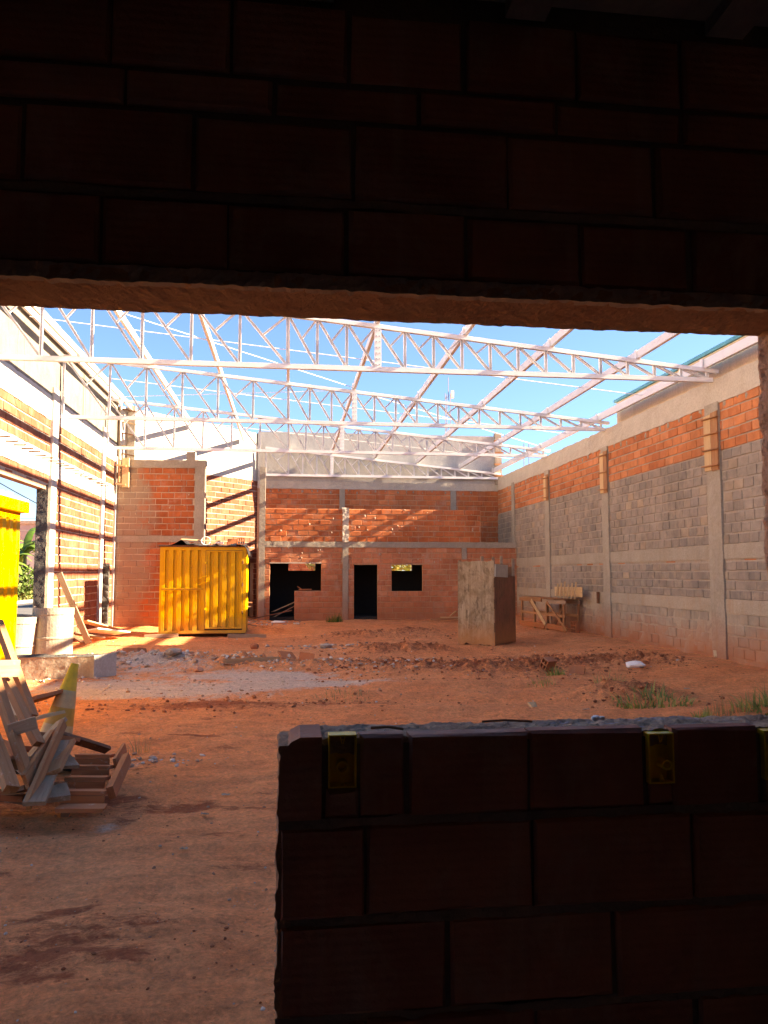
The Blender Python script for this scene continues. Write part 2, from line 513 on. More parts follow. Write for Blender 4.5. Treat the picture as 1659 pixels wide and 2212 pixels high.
class MB:
    def __init__(s):
        s.v, s.f = [], []

    def add(s, vs, fs):
        b = len(s.v)
        s.v += [tuple(q) for q in vs]
        s.f += [tuple(i + b for i in q) for q in fs]
        return s

    def box(s, x0, x1, y0, y1, z0, z1):
        return s.add([(x0, y0, z0), (x1, y0, z0), (x1, y1, z0), (x0, y1, z0), (x0, y0, z1), (x1, y0, z1), (x1, y1, z1), (x0, y1, z1)],
                     [(0, 3, 2, 1), (4, 5, 6, 7), (0, 1, 5, 4), (1, 2, 6, 5), (2, 3, 7, 6), (3, 0, 4, 7)])

    def bar(s, p, q, w, h, upv=(0, 0, 1)):
        p, q = Vector(p), Vector(q)
        d = (q - p).normalized()
        u = Vector(upv)
        sd_ = d.cross(u)
        if sd_.length < 1e-4:
            sd_ = d.cross(Vector((1, 0, 0)))
        sd_.normalize()
        u = sd_.cross(d).normalized()
        vs = []
        for e in (p, q):
            for a, b in ((-1, -1), (1, -1), (1, 1), (-1, 1)):
                vs.append(e + sd_ * (a * w / 2) + u * (b * h / 2))
        return s.add(vs, [(0, 1, 2, 3), (7, 6, 5, 4), (0, 4, 5, 1), (1, 5, 6, 2), (2, 6, 7, 3), (3, 7, 4, 0)])

    def channel(s, p, q, w, d, t, face):
        """U profile from p to q, width w, depth d, wall t, open towards face"""
        p, q = Vector(p), Vector(q)
        a = (q - p).normalized()
        n = Vector(face)
        n = (n - a * n.dot(a)).normalized()
        b = a.cross(n).normalized()
        prof = [(-w / 2, d / 2), (-w / 2, -d / 2), (w / 2, -d / 2), (w / 2, d / 2), (w / 2 - t, d / 2), (w / 2 - t, -d / 2 + t), (-w / 2 + t, -d / 2 + t), (-w / 2 + t, d / 2)]
        vs = [e + b * x + n * y for e in (p, q) for x, y in prof]
        fs = [(i, i + 8, (i + 1) % 8 + 8, (i + 1) % 8) for i in range(8)]
        fs += [(0, 1, 6, 7), (1, 2, 5, 6), (2, 3, 4, 5)]
        fs += [tuple(8 + i for i in reversed(f)) for f in ((0, 1, 6, 7), (1, 2, 5, 6), (2, 3, 4, 5))]
        return s.add(vs, fs)

    def tube(s, pts, r, n=8, cap=True):
        pts = [Vector(p) for p in pts]
        rs = r if isinstance(r, (list, tuple)) else [r] * len(pts)
        b = len(s.v)
        prev = None
        for i, p in enumerate(pts):
            d = (pts[min(i + 1, len(pts) - 1)] - pts[max(i - 1, 0)]).normalized()
            if prev is None:
                u = d.orthogonal().normalized()
            else:
                u = (prev - d * prev.dot(d)).normalized()
            prev = u
            w = d.cross(u)
            for k in range(n):
                a = 2 * math.pi * k / n
                s.v.append(tuple(p + (u * math.cos(a) + w * math.sin(a)) * rs[i]))
        for i in range(len(pts) - 1):
            for k in range(n):
                k2 = (k + 1) % n
                s.f.append((b + i * n + k, b + i * n + k2, b + (i + 1) * n + k2, b + (i + 1) * n + k))
        if cap:
            s.f.append(tuple(b + k for k in reversed(range(n))))
            s.f.append(tuple(b + (len(pts) - 1) * n + k for k in range(n)))
        return s

    def lathe(s, prof, n=24, c=(0, 0, 0)):
        b = len(s.v)
        for r, z in prof:
            for k in range(n):
                a = 2 * math.pi * k / n
                s.v.append((c[0] + r * math.cos(a), c[1] + r * math.sin(a), c[2] + z))
        for i in range(len(prof) - 1):
            for k in range(n):
                k2 = (k + 1) % n
                s.f.append((b + i * n + k, b + i * n + k2, b + (i + 1) * n + k2, b + (i + 1) * n + k))
        return s

    def mesh(s, name, mat, smooth=False, bevel=0.0, off=None, jitter=0.0):
        me = bpy.data.meshes.new(name)
        v = s.v
        if jitter:
            v = [tuple(a + rnd.uniform(-jitter, jitter) for a in q) for q in v]
        if off is not None:
            v = [(a - off[0], b - off[1], c - off[2]) for a, b, c in v]
        me.from_pydata(v, [], s.f)
        if bevel:
            bm = bmesh.new()
            bm.from_mesh(me)
            bmesh.ops.bevel(bm, geom=bm.edges[:], offset=bevel, segments=1, profile=0.5, affect='EDGES', clamp_overlap=True)
            bm.to_mesh(me)
            bm.free()
        me.materials.append(M[mat] if isinstance(mat, str) else mat)
        if smooth:
            me.polygons.foreach_set('use_smooth', [True] * len(me.polygons))
        me.update()
        return me

    def build(s, name, mat, parent=None, world=False, smooth=False, bevel=0.0, jitter=0.0):
        off = tuple(parent.location) if (world and parent) else None
        return link(name, s.mesh(name, mat, smooth, bevel, off, jitter), parent)


def rough_grid(name, mat, O, U, V, nu, nv, N, amp, freq, seed=0, edge=0.0, parent=None, thick=None):
    """subdivided slab face with lumps; O corner, U and V edge vectors, N outward"""
    O, U, V, N = Vector(O), Vector(U), Vector(V), Vector(N).normalized()
    lu, lv = U.length, V.length
    vs, fs = [], []
    for j in range(nv + 1):
        for i in range(nu + 1):
            a, b = i / nu, j / nv
            h = float(fbm(a * lu * freq, b * lv * freq, seed, 4, 0.6)) * amp
            p = O + U * a + V * b + N * h
            if edge and (i in (0, nu) or j in (0, nv)):
                e = float(fbm(a * lu * freq * 1.3 + 9, b * lv * freq * 1.3, seed + 5, 4, 0.65)) * edge
                if j == 0:
                    p -= V.normalized() * (e + edge * 0.4)
                if j == nv:
                    p += V.normalized() * (e + edge * 0.4)
                if i == 0:
                    p -= U.normalized() * e
                if i == nu:
                    p += U.normalized() * e
            vs.append(p)
    w = nu + 1
    for j in range(nv):
        for i in range(nu):
            fs.append((j * w + i, j * w + i + 1, (j + 1) * w + i + 1, (j + 1) * w + i))
    if thick:
        b0 = len(vs)
        vs += [v - N * thick for v in vs[:b0]]
        ring = [i for i in range(w)] + [j * w + nu for j in range(1, nv + 1)] + [nv * w + i for i in range(nu - 1, -1, -1)] + [j * w for j in range(nv - 1, 0, -1)]
        for k in range(len(ring)):
            a, c = ring[k], ring[(k + 1) % len(ring)]
            fs.append((a, a + b0, c + b0, c))
    m = MB().add(vs, fs)
    return m.build(name, mat, parent)


def plank(name, p, q, w, h, mat, label, cat='board', roll=0.0, group=None, parent=None, bend=0.0):
    """board with its own origin: local x along the board"""
    p, q = Vector(p), Vector(q)
    d = q - p
    L = d.length
    d.normalize()
    s_ = d.cross(Vector((0, 0, 1)))
    if s_.length < 1e-3:
        s_ = Vector((0, 1, 0))
    s_.normalize()
    u = s_.cross(d)
    cr, sr = math.cos(roll), math.sin(roll)
    y = s_ * cr + u * sr
    z = d.cross(y)
    vs, fs = [], []
    n = 5
    for i in range(n + 1):
        x = -L / 2 + L * i / n
        b = bend * (1 - (2 * i / n - 1) ** 2)
        jw = w / 2 * (1 + rnd.uniform(-.02, .02))
        for a, c in ((-1, -1), (1, -1), (1, 1), (-1, 1)):
            ex = rnd.uniform(-.006, .006) if i in (0, n) else 0
            vs.append((x + ex, a * jw, c * h / 2 + b))
    for i in range(n):
        for k in range(4):
            k2 = (k + 1) % 4
            fs.append((i * 4 + k, (i + 1) * 4 + k, (i + 1) * 4 + k2, i * 4 + k2))
    fs.append((0, 1, 2, 3))
    fs.append((n * 4 + 3, n * 4 + 2, n * 4 + 1, n * 4))
    me = MB().add(vs, fs).mesh(name, mat)
    o = bpy.data.objects.new(name, me)
    c = (p + q) / 2
    mw = Matrix(((d.x, y.x, z.x, c.x), (d.y, y.y, z.y, c.y), (d.z, y.z, z.z, c.z), (0, 0, 0, 1)))
    if parent:
        o.parent = parent
        mw = Matrix.Translation(-Vector(parent.location)) @ mw
    o.matrix_local = mw
    C.objects.link(o)
    if label:
        tag(o, label, None if parent else cat, group)
    return o


# ------------------------------------------------------------------ brickwork
_bm_cache = {}


def brick_data(l, h, dep, var):
    """12 verts / 9 quads: front face bevelled, uneven; local x along, -y out, origin at the lower left"""
    r = random.Random(int(l * 100) * 131 + int(h * 100) * 17 + var)
    b = 0.008
    j = lambda k: r.uniform(-k, k)
    vs = []
    for x, z in ((0, 0), (l, 0), (l, h), (0, h)):
        vs.append((x + (b if x == 0 else -b) + j(.004), j(.003), z + (b if z == 0 else -b) + j(.004)))
    for x, z in ((0, 0), (l, 0), (l, h), (0, h)):
        vs.append((x + j(.002), b + 0.002, z + j(.002)))
    for x, z in ((0, 0), (l, 0), (l, h), (0, h)):
        vs.append((x, dep, z))
    fs = [(0, 1, 2, 3)]
    for i in range(4):
        k = (i + 1) % 4
        fs.append((4 + i, 4 + k, k, i))
        fs.append((8 + i, 8 + k, 4 + k, 4 + i))
    return vs, fs


def brick_mesh(l, h, dep, mat, var):
    key = (round(l, 2), round(h, 2), dep, mat, var)
    if key not in _bm_cache:
        vs, fs = brick_data(round(l, 2), h, dep, var)
        me = bpy.data.meshes.new('brick')
        me.from_pydata(vs, [], fs)
        me.materials.append(M[mat])
        _bm_cache[key] = me
    return _bm_cache[key]


def rect_sub(r, holes):
    out = [r]
    for h in holes:
        nxt = []
        for a in out:
            s0, s1, z0, z1 = a
            if h[1] <= s0 or h[0] >= s1 or h[3] <= z0 or h[2] >= z1:
                nxt.append(a)
                continue
            m0, m1 = max(s0, h[0]), min(s1, h[1])
            if h[2] > z0:
                nxt.append((m0, m1, z0, h[2]))
            if h[3] < z1:
                nxt.append((m0, m1, h[3], z1))
            if h[0] > s0:
                nxt.append((s0, h[0], z0, z1))
            if h[1] < s1:
                nxt.append((h[1], s1, z0, z1))
        out = nxt
    return [a for a in out if a[1] - a[0] > 0.045 and a[3] - a[2] > 0.035]


def slab(mb, s0, s1, z0, z1, y0, y1, holes):
    ss = sorted({s0, s1, *[max(s0, min(s1, v)) for h in holes for v in h[:2]]})
    zs = sorted({z0, z1, *[max(z0, min(z1, v)) for h in holes for v in h[2:]]})

    def solid(i, j):
        if i < 0 or j < 0 or i >= len(ss) - 1 or j >= len(zs) - 1:
            return False
        cs, cz = (ss[i] + ss[i + 1]) / 2, (zs[j] + zs[j + 1]) / 2
        return not any(h[0] < cs < h[1] and h[2] < cz < h[3] for h in holes)
    for i in range(len(ss) - 1):
        for j in range(len(zs) - 1):
            if not solid(i, j):
                continue
            a, b, c, d = ss[i], ss[i + 1], zs[j], zs[j + 1]
            mb.add([(a, y0, c), (b, y0, c), (b, y0, d), (a, y0, d)], [(0, 1, 2, 3)])
            mb.add([(a, y1, c), (b, y1, c), (b, y1, d), (a, y1, d)], [(3, 2, 1, 0)])
            if not solid(i - 1, j):
                mb.add([(a, y0, c), (a, y0, d), (a, y1, d), (a, y1, c)], [(0, 1, 2, 3)])
            if not solid(i + 1, j):
                mb.add([(b, y0, c), (b, y0, d), (b, y1, d), (b, y1, c)], [(3, 2, 1, 0)])
            if not solid(i, j - 1):
                mb.add([(a, y0, c), (b, y0, c), (b, y1, c), (a, y1, c)], [(3, 2, 1, 0)])
            if not solid(i, j + 1):
                mb.add([(a, y0, d), (b, y0, d), (b, y1, d), (a, y1, d)], [(0, 1, 2, 3)])


def in_frame(p):
    v = Vector(p) - CAM
    w = v.dot(fw)
    if w < 0.3:
        return False
    x, y = v.dot(rt) / w * 1661, v.dot(up) / w * 1661
    return abs(x) < 840 and abs(y) < 1110


def lay(rect, bw, bh, offs=0.0, joint=0.014, excl=(), wob=0.009, stagger=0.5):
    """running bond: list of (s0,s1,z0,z1) brick rects"""
    s0, s1, z0, z1 = rect
    n = max(1, round((z1 - z0) / bh))
    rh = (z1 - z0) / n
    out = []
    for r in range(n):
        a = s0 - bw * (offs + (stagger if r % 2 else 0.0)) % bw - bw + rnd.uniform(-.02, .02)
        while a < s1:
            b = a + bw * rnd.choice((1, 1, 1, 1, 1, .97, 1.03, .93))
            q = (max(a, s0) + joint / 2, min(b, s1) - joint / 2, z0 + r * rh + joint / 2 + rnd.uniform(0, wob), z0 + (r + 1) * rh - joint / 2 - rnd.uniform(0, wob))
            if q[1] - q[0] > 0.045:
                out += rect_sub(q, excl)
            a = b
    return out


def brick_wall(root, specs, limit=300, dep=0.05):
    """specs: list of (s0,s1,z0,z1,mat,yoff). nearest ones in view become bricks of their own, the rest one mesh"""
    a = root.rotation_euler[2]
    ca, sa = math.cos(a), math.sin(a)
    L = Vector(root.location)

    def wp(q):
        s, z = (q[0] + q[1]) / 2, (q[2] + q[3]) / 2
        return (L.x + ca * s, L.y + sa * s, L.z + z)
    specs = sorted(specs, key=lambda q: (not in_frame(wp(q)), (Vector(wp(q)) - CAM).length))
    for q in specs[:limit]:
        me = brick_mesh(q[1] - q[0], q[3] - q[2], dep, q[4], rnd.randrange(5))
        link('brick', me, root, (q[0], q[5] + rnd.uniform(-.009, .006), q[2]), (rnd.uniform(-.008, .008), 0, rnd.uniform(-.004, .004)))
    rest = {}
    for q in specs[limit:]:
        mb = rest.setdefault(q[4], MB())
        vs, fs = brick_data(q[1] - q[0], q[3] - q[2], dep, rnd.randrange(50))
        yo = q[5] + rnd.uniform(-.009, .006)
        mb.add([(x + q[0], y + yo, z + q[2]) for x, y, z in vs], fs)
    for mt, mb in rest.items():
        o = mb.build('further_bricks', mt, root)
        o['kind'] = 'stuff'


def splats(root, spots, mat='mortar', y=0.0, name='mortar_splat'):
    for s, z, r in spots:
        vs, fs = [], []
        n = 9
        vs.append((s, y - 0.016, z))
        for ring, (k, dy) in enumerate(((0.55, -0.012), (1.0, 0.004))):
            for i in range(n):
                a = 2 * math.pi * i / n
                rr = r * k * rnd.uniform(.7, 1.25)
                vs.append((s + rr * math.cos(a) * .8, y + dy, z + rr * math.sin(a) * 1.15))
        for i in range(n):
            k = (i + 1) % n
            fs.append((0, 1 + i, 1 + k))
            fs.append((1 + i, 1 + n + i, 1 + n + k, 1 + k))
        MB().add(vs, fs).build(name, mat, root, smooth=True)


XR, XL = 7.9, -5.35
D1, D2, DLL = 26.2, 28.6, 24.4
TY = [8.5, 13.4, 18.4, 22.85, 28.47]


# ------------------------------------------------------------------ ground
def gz(x, y, full=False):
    x = np.asarray(x, float)
    y = np.asarray(y, float)
    g = lambda cx, cy, sx, sy: np.exp(-((x - cx) / sx) ** 2 - ((y - cy) / sy) ** 2)
    h = 0.14 * sstep(19, 26, y) + 0.14 * sstep(5.3, 7.6, x) * sstep(8, 12, y)
    ridge = np.exp(-((y - 13.9 - 0.35 * np.sin(x * 1.3)) / 0.95) ** 2) * sstep(0.2, 2.2, x) * (1 - sstep(6.6, 7.6, x))
    h = h + 0.10 * ridge * (.55 + 1.3 * np.clip(fbm(x * .9, y * .9, 77) + .25, 0, 1))
    r2 = np.exp(-((y - 17.2 - 0.4 * np.sin(x * .9 + 1)) / 0.7) ** 2) * sstep(0.8, 2.0, x) * (1 - sstep(3.2, 4.0, x))
    h = h + 0.10 * r2
    m1 = g(-2.1, 15.3, 1.0, .7) + g(-1.0, 14.7, .9, .6) + .7 * g(.2, 14.4, 1.0, .6) + .8 * g(-3.3, 15.9, .7, .5)
    h = h + 0.13 * m1
    m2 = g(2.0, 20.6, 1.6, .8) + g(3.6, 21.5, .8, .7) + .8 * g(-.6, 22.6, 1.0, .8)
    h = h + 0.12 * m2
    m3 = g(4.75, 10.4, .7, .5) + .5 * g(5.4, 8.6, .8, .5)
    h = h + 0.13 * m3
    rough = np.clip(ridge + r2 + m1 + .8 * m2 + .8 * m3, 0, 1.2)
    tracks = 0.034 * np.sin((y + 0.16 * x) * 5.2 + 1.5 * fbm(x * .5, y * .5, 40)) * sstep(8.3, 9.3, y) * (1 - sstep(11.6, 12.6, y)) * sstep(-2, 0, x)
    h = h + tracks + 0.05 * fbm(x * .55, y * .55, 1) + 0.030 * fbm(x * 2.6, y * 2.6, 2) + 0.006 * fbm(x * 17, y * 17, 9, 3) + 0.026 * fbm(x * 1.1 + y * .25, y * 5.0, 12, 3)
    cl = fbm(x * 4.2, y * 4.2, 3, 4, 0.62)
    h = h + rough * 0.09 * (np.abs(cl) * 2.0 - 0.25) + (0.010 + 0.04 * rough) * fbm(x * 9, y * 9, 6, 4, .65)
    h = np.maximum(h, -0.045)
    if full:
        return h, dict(ridge=ridge, r2=r2, m1=m1, m2=m2, m3=m3, rough=rough, tracks=tracks)
    return h


def GZ(x, y):
    return float(gz(x, y))


gx = np.arange(-7.0, 8.001, 0.045)
gy = np.concatenate([np.arange(1.9, 6, .022), np.arange(6, 12, .035), np.arange(12, 18, .045), np.arange(18, 30.01, .07)])
GXX, GYY = np.meshgrid(gx, gy)
HH, MK = gz(GXX, GYY, True)
nx, ny = len(gx), len(gy)
me = bpy.data.meshes.new('ground')
idx = np.arange(nx * ny).reshape(ny, nx)
quads = np.stack([idx[:-1, :-1], idx[:-1, 1:], idx[1:, 1:], idx[1:, :-1]], -1).reshape(-1, 4)
me.from_pydata(np.stack([GXX, GYY, HH], -1).reshape(-1, 3).tolist(), [], quads.tolist())
gg = lambda cx, cy, sx, sy: np.exp(-((GXX - cx) / sx) ** 2 - ((GYY - cy) / sy) ** 2)
cem = .55 * gg(-2.6, 14.4, 1.6, 1.2) + 1.0 * gg(-1.4, 11.5, 1.9, .8) + .55 * gg(-.2, 13.0, 1.2, .5) + .8 * gg(-3.0, 12.3, 1.0, .8) + .75 * gg(.6, 12.2, 1.3, .35) + .7 * gg(-2.2, 15.2, .8, .45) + .45 * gg(-.6, 13.3, 1.8, .9) + .5 * gg(-3.2, 16.2, 1.3, .8) + .6 * gg(-1.2, 5.45, .14, .16) + .55 * gg(-2.1, 5.0, .35, .4) + .5 * gg(-1.3, 7.25, .3, .2) + .3 * gg(-.45, 3.75, .12, .1)
rk = np.random.RandomState(21)
spots = sum(.36 * gg(-.95 + .45 * rk.normal(), 3.75 + .22 * rk.normal(), .05 + .16 * rk.rand(), .03 + .05 * rk.rand()) for _ in range(26)) + sum(.6 * gg(rk.uniform(-2, 1.5), rk.uniform(4.5, 9.5), .1 + .25 * rk.rand(), .05 + .08 * rk.rand()) for _ in range(34))
dk = spots + .65 * MK['ridge'] + .65 * MK['r2'] + .55 * MK['m2'] + .55 * MK['m3'] + .3 * gg(-.75, 3.95, .42, .20) + .3 * gg(-1.25, 3.75, .4, .22) + .25 * gg(-.95, 3.55, .5, .12) + .65 * gg(-1.9, 6.1, .9, .45) + .55 * gg(.2, 10.2, 2.5, .5) + .6 * gg(-.9, 10.3, 1.2, .3)
pal = .55 * sstep(9, 12, GYY) * (1 - sstep(16, 19, GYY)) * (1 - sstep(-.5, 2.2, GXX)) + .2 * gg(5, 17, 2, 1.5) + .35 * gg(-.3, 6.5, 1.5, 2.5) + .55 * gg(-.7, 4.0, 1.8, 1.9) + .3 * gg(3, 10.5, 3, 1.5)
colr = np.stack([np.clip(cem, 0, 1), np.clip(dk, 0, 1), np.clip(pal, 0, 1), np.ones_like(cem)], -1).reshape(-1, 4)
ca = me.color_attributes.new('mask', 'FLOAT_COLOR', 'POINT')
ca.data.foreach_set('color', colr.ravel().astype(np.float32))
me.polygons.foreach_set('use_smooth', [True] * len(me.polygons))
me.materials.append(M['ground'])
o = link('ground', me)
o['kind'] = 'structure'
o = MB().add([(-600, -300, -.06), (600, -300, -.06), (600, 900, -.06), (-600, 900, -.06)], [(0, 1, 2, 3)]).build('terrain', 'ground')
o['kind'] = 'structure'
o = MB().box(-15.5, -6.6, -40, 160, -.05, -.02).build('road', 'asphalt')
o['kind'] = 'structure'
o = MB().box(-15.9, -15.5, -40, 160, -.05, .12).build('kerb', 'concrete_pale')
o['kind'] = 'structure'
o = MB().box(-6.6, -5.6, 8, 27, -.05, .08).build('pavement', 'concrete_pale')
o['kind'] = 'structure'

# ------------------------------------------------------------------ near wall (dark room the photo is taken from)
W0, WT = 1.9, 0.17
nw = empty('brick_wall', (-3.2, W0, 0))
tag(nw, 'dark block wall in the foreground with doorway and serving opening', 'wall')
OPX0, OPX1 = -0.95 + 3.2, 1.385 + 3.2     # opening in local s
LOWX = -0.02 + 3.2
holes = [(OPX0, LOWX, -0.1, 2.445), (LOWX, OPX1, 1.285, 2.445)]
holes_b = [(OPX0, LOWX, -0.1, 2.445), (LOWX, OPX1, 1.31, 2.445)]
JB = [(x + 3.2, x + 3.2 + .068, z - .125, z) for x, z in ((.098, 1.312), (.908, 1.296), (1.222, 1.296))]
mb = MB()
slab(mb, 0, 8.2, 0, 3.3, 0.012, WT, holes + JB + [(LOWX - .01, LOWX + .045, 1.23, 1.3)])
mb.box(LOWX + .01, OPX1, .06, WT - .01, 1.1, 1.28)
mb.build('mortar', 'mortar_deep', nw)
S = 3.2
specs = []


def near_row(z0, z1, joints, period, s0, s1):
    js = [j + S for j in joints]
    while js[0] > s0:
        js.insert(0, js[0] - period)
    while js[-1] < s1:
        js.append(js[-1] + period)
    for a, b in zip(js, js[1:]):
        q = (max(a, s0) + .0045, min(b, s1) - .0045, z0, z1)
        if q[1] - q[0] > .05:
            specs.extend([(*r, 'brick_near', 0.0) for r in rect_sub(q, holes_b + JB)])


near_row(2.462, 2.630, (-.469, -.163, .139, .452, .759, 1.072), .308, 0.4, 7.9)
near_row(2.662, 2.858, (-.252, .156, .561, .974), .408, 0.4, 7.9)
near_row(2.875, 2.962, (-.05, .33, .70, 1.06), .37, 0.4, 7.9)
near_row(2.978, 3.172, (-.46, -.16, .14, .45, .76, 1.06), .306, 0.4, 7.9)
near_row(1.112, 1.307, (.291, .597, .905, 1.21), .308, .291 + 3.2, 7.9)
vb = [(-.02, 1.112), (.082, 1.112), (.082, 1.307), (.03, 1.307), (.008, 1.296), (-.012, 1.272), (-.02, 1.25)]
vb = [(a + S, b) for a, b in vb]
nv_ = len(vb)
MB().add([(a, 0, b) for a, b in vb] + [(a, .16, b) for a, b in vb], [tuple(range(nv_))] + [(i, i + nv_, (i + 1) % nv_ + nv_, (i + 1) % nv_) for i in range(nv_)]).build('brick', 'brick_near', nw)
specs += [(.174 + S, .2865 + S, 1.112, 1.307, 'brick_near', 0.0), (.092 + S, .172 + S, 1.112, 1.18, 'brick_near', 0.0)]
near_row(0.884, 1.094, (-.02, .189, .604, 1.024), .415, LOWX, 7.9)
near_row(0.660, 0.868, (-.02, .391, .811), .415, LOWX, 7.9)
near_row(0.440, 0.645, (-.02, .189, .604, 1.024), .415, LOWX, 7.9)
near_row(0.220, 0.425, (-.02, .391, .811), .415, LOWX, 7.9)
near_row(0.01, 0.205, (-.02, .189, .604, 1.024), .415, LOWX, 7.9)
for k in range(5):
    near_row(1.312 + k * .208, 1.505 + k * .208, (1.375, 1.78), .41, OPX1 + .002, 7.9)
for k in range(11):
    near_row(0.01 + k * .2077, 0.203 + k * .2077, (-1.36 + .2 * (k % 2), -.95), .41, 0.4, OPX0)
brick_wall(nw, specs, 300, 0.05)
mb = MB()
slab(mb, 0, 8.2, 0, 3.3, WT + .002, WT + .012, holes + [(OPX0 - .02, LOWX + .0, 2.4, 2.47)])
mb.build('bounce_skin', 'plaster_beige', nw)  # unseen pale skin added to bounce light onto the near ground
# lumpy cement edges of the opening: soffit, sill, jambs
rough_grid('lintel_soffit', 'soffit', (OPX0, 0.0, 2.418), (OPX1 - OPX0, 0, 0), (0, WT + .014, -.014), 200, 10, (0, 0, -1), 0.004, 30, 3, 0.004, nw, thick=0.03)
rough_grid('lintel_fillet', 'mortar_dark', (OPX0, -0.003, 2.417), (OPX1 - OPX0, 0, 0), (0, 0, 0.036), 200, 4, (0, -1, 0), 0.010, 40, 8, 0.004, nw, thick=0.03)
rough_grid('sill_mortar', 'sill', (LOWX + .045, 0.022, 1.300), (OPX1 - LOWX - .045, 0, 0), (0, WT - .016, 0), 260, 24, (0, 0, 1), 0.008, 34, 11, 0.003, nw, thick=0.04)
rough_grid('jamb_mortar', 'soffit', (OPX1 - .012, 0.0, 1.30), (0, 0, 1.12), (0, WT + .012, 0), 140, 16, (-1, 0, 0), 0.012, 28, 14, 0.005, nw, thick=0.03)
rough_grid('end_mortar', 'soffit', (LOWX - .002, 0.006, 0.0), (0, 0, 1.288), (0, WT + .0, 0), 160, 14, (-1, 0, 0), 0.010, 30, 17, 0.004, nw, thick=0.03)
# mortar beds that squeeze out between courses
for k, (z, s0, s1) in enumerate(((2.646, 1.0, 7.0), (1.103, LOWX, 5.2), (0.876, LOWX, 5.2), (0.652, LOWX, 5.2))):
    rough_grid('bed_joint', 'mortar_bed', (s0, -.001 + .004, z - .009), (s1 - s0, 0, 0), (0, 0, .018), 160, 2, (0, -1, 0), 0.012, 12, 20 + k, 0.006, nw)

# the three conduit boxes let into the sill course
def junction_box(x0, zt, label, dark_hole):
    e = empty('junction_box', (x0, W0 - .004, zt - .125))
    tag(e, label, 'junction box', 'yellow junction boxes in the low wall')
    w, h, d, t = .068, .125, .046, .004
    mb = MB()
    mb.box(0, w, .034, .038, 0, h)
    mb.build('back', 'yplastic', e)
    mb = MB()
    mb.box(0, t, -.004, .034, 0, h).box(w - t, w, -.004, .034, 0, h).box(t, w - t, -.004, .034, 0, t).box(t, w - t, -.004, .034, h - t, h)
    mb.build('rim', 'yplastic', e, bevel=.0008)
    mb = MB()
    cx, cz, rr = (w * .5, h * .38, .015) if not dark_hole else (w * .72, h * .36, .013)
    n = 20
    pr = [(rr, 0), (rr, -.036), (rr - .004, -.036), (rr - .004, 0)]
    for r_, y_ in pr:
        for k in range(n):
            a = 2 * math.pi * k / n
            mb.v.append((cx + r_ * math.cos(a), .034 + y_, cz + r_ * math.sin(a)))
    for i in range(3):
        for k in range(n):
            k2 = (k + 1) % n
            mb.f.append((i * n + k, i * n + k2, (i + 1) * n + k2, (i + 1) * n + k))
    mb.build('conduit_collar', 'yplastic', e, smooth=False)
    mb = MB()
    for k in range(n):
        a = 2 * math.pi * k / n
        mb.v.append((w * .42 + .014 * math.cos(a), .0335, h * .87 + .014 * math.sin(a) * .9))
    mb.f.append(tuple(range(n)))
    mb.build('knockout', 'black', e)
    for zc, sg in ((.012, 1), (h - .012, -1)):
        mb = MB()
        zb = zc - sg * .008
        zt_ = zc + sg * .010
        mb.bar((w * .5 - .006, .0, zb), (w * .5 - .0015, .0, zt_), .0022, .0022, (0, 1, 0))
        mb.bar((w * .5 + .006, .0, zb), (w * .5 + .0015, .0, zt_), .0022, .0022, (0, 1, 0))
        mb.bar((w * .5 - .004, .0, zc), (w * .5 + .004, .0, zc), .0022, .0022, (0, 1, 0))
        mb.build('screw_lug', 'yplastic', e)
    return e


junction_box(.098, 1.312, 'yellow junction box with round collar near the end of the low wall', False)
junction_box(.908, 1.296, 'yellow junction box with dark recess, middle one in the low wall', True)
junction_box(1.222, 1.296, 'yellow junction box cut off by the right edge of the photo', True)
# things lying on the sill
mb = MB().tube([(.50, 1.985, 1.318), (.56, 1.982, 1.321), (.63, 1.972, 1.318)], .003, 6)
tag(mb.build('twig', 'wood_dark'), 'thin dark twig lying on the low wall', 'twig')
mb = MB()
for cx, cy, r in ((.80, 1.965, .010), (.812, 1.955, .008), (.79, 1.952, .009)):
    mb.lathe([(r * .1, .006), (r * .8, .007), (r, .003), (r, 0), (r * .6, -.002)], 10, (cx, cy, 1.323))
tag(mb.build('plastic_clip', 'white', smooth=True), 'small white plastic clip lying on the low wall', 'clip')
mb = MB().tube([(.205, 1.94, 1.318), (.25, 1.936, 1.320), (.285, 1.925, 1.316)], .0035, 6)
tag(mb.build('twig', 'wood'), 'short brown twig on the low wall beside the first junction box', 'twig')

# crumbs of mortar on the sill
mb = MB()
rc = random.Random(9)
for _ in range(240):
    x, y, r = rc.uniform(.04, 1.36), rc.uniform(1.93, 2.05), .0012 + .006 * rc.random() ** 3
    vs = [(x + r * rc.uniform(.6, 1.3) * a, y + r * rc.uniform(.6, 1.3) * b, 1.301 + r * c) for a, b, c in ((1, 0, 0), (0, 1, 0), (-1, 0, 0), (0, -1, 0), (.2, .1, 1))]
    mb.add(vs, [(0, 1, 4), (1, 2, 4), (2, 3, 4), (3, 0, 4)])
tag(mb.build('mortar_crumbs', 'lumpy'), 'loose mortar crumbs scattered on top of the low wall', 'crumbs', kind='stuff')
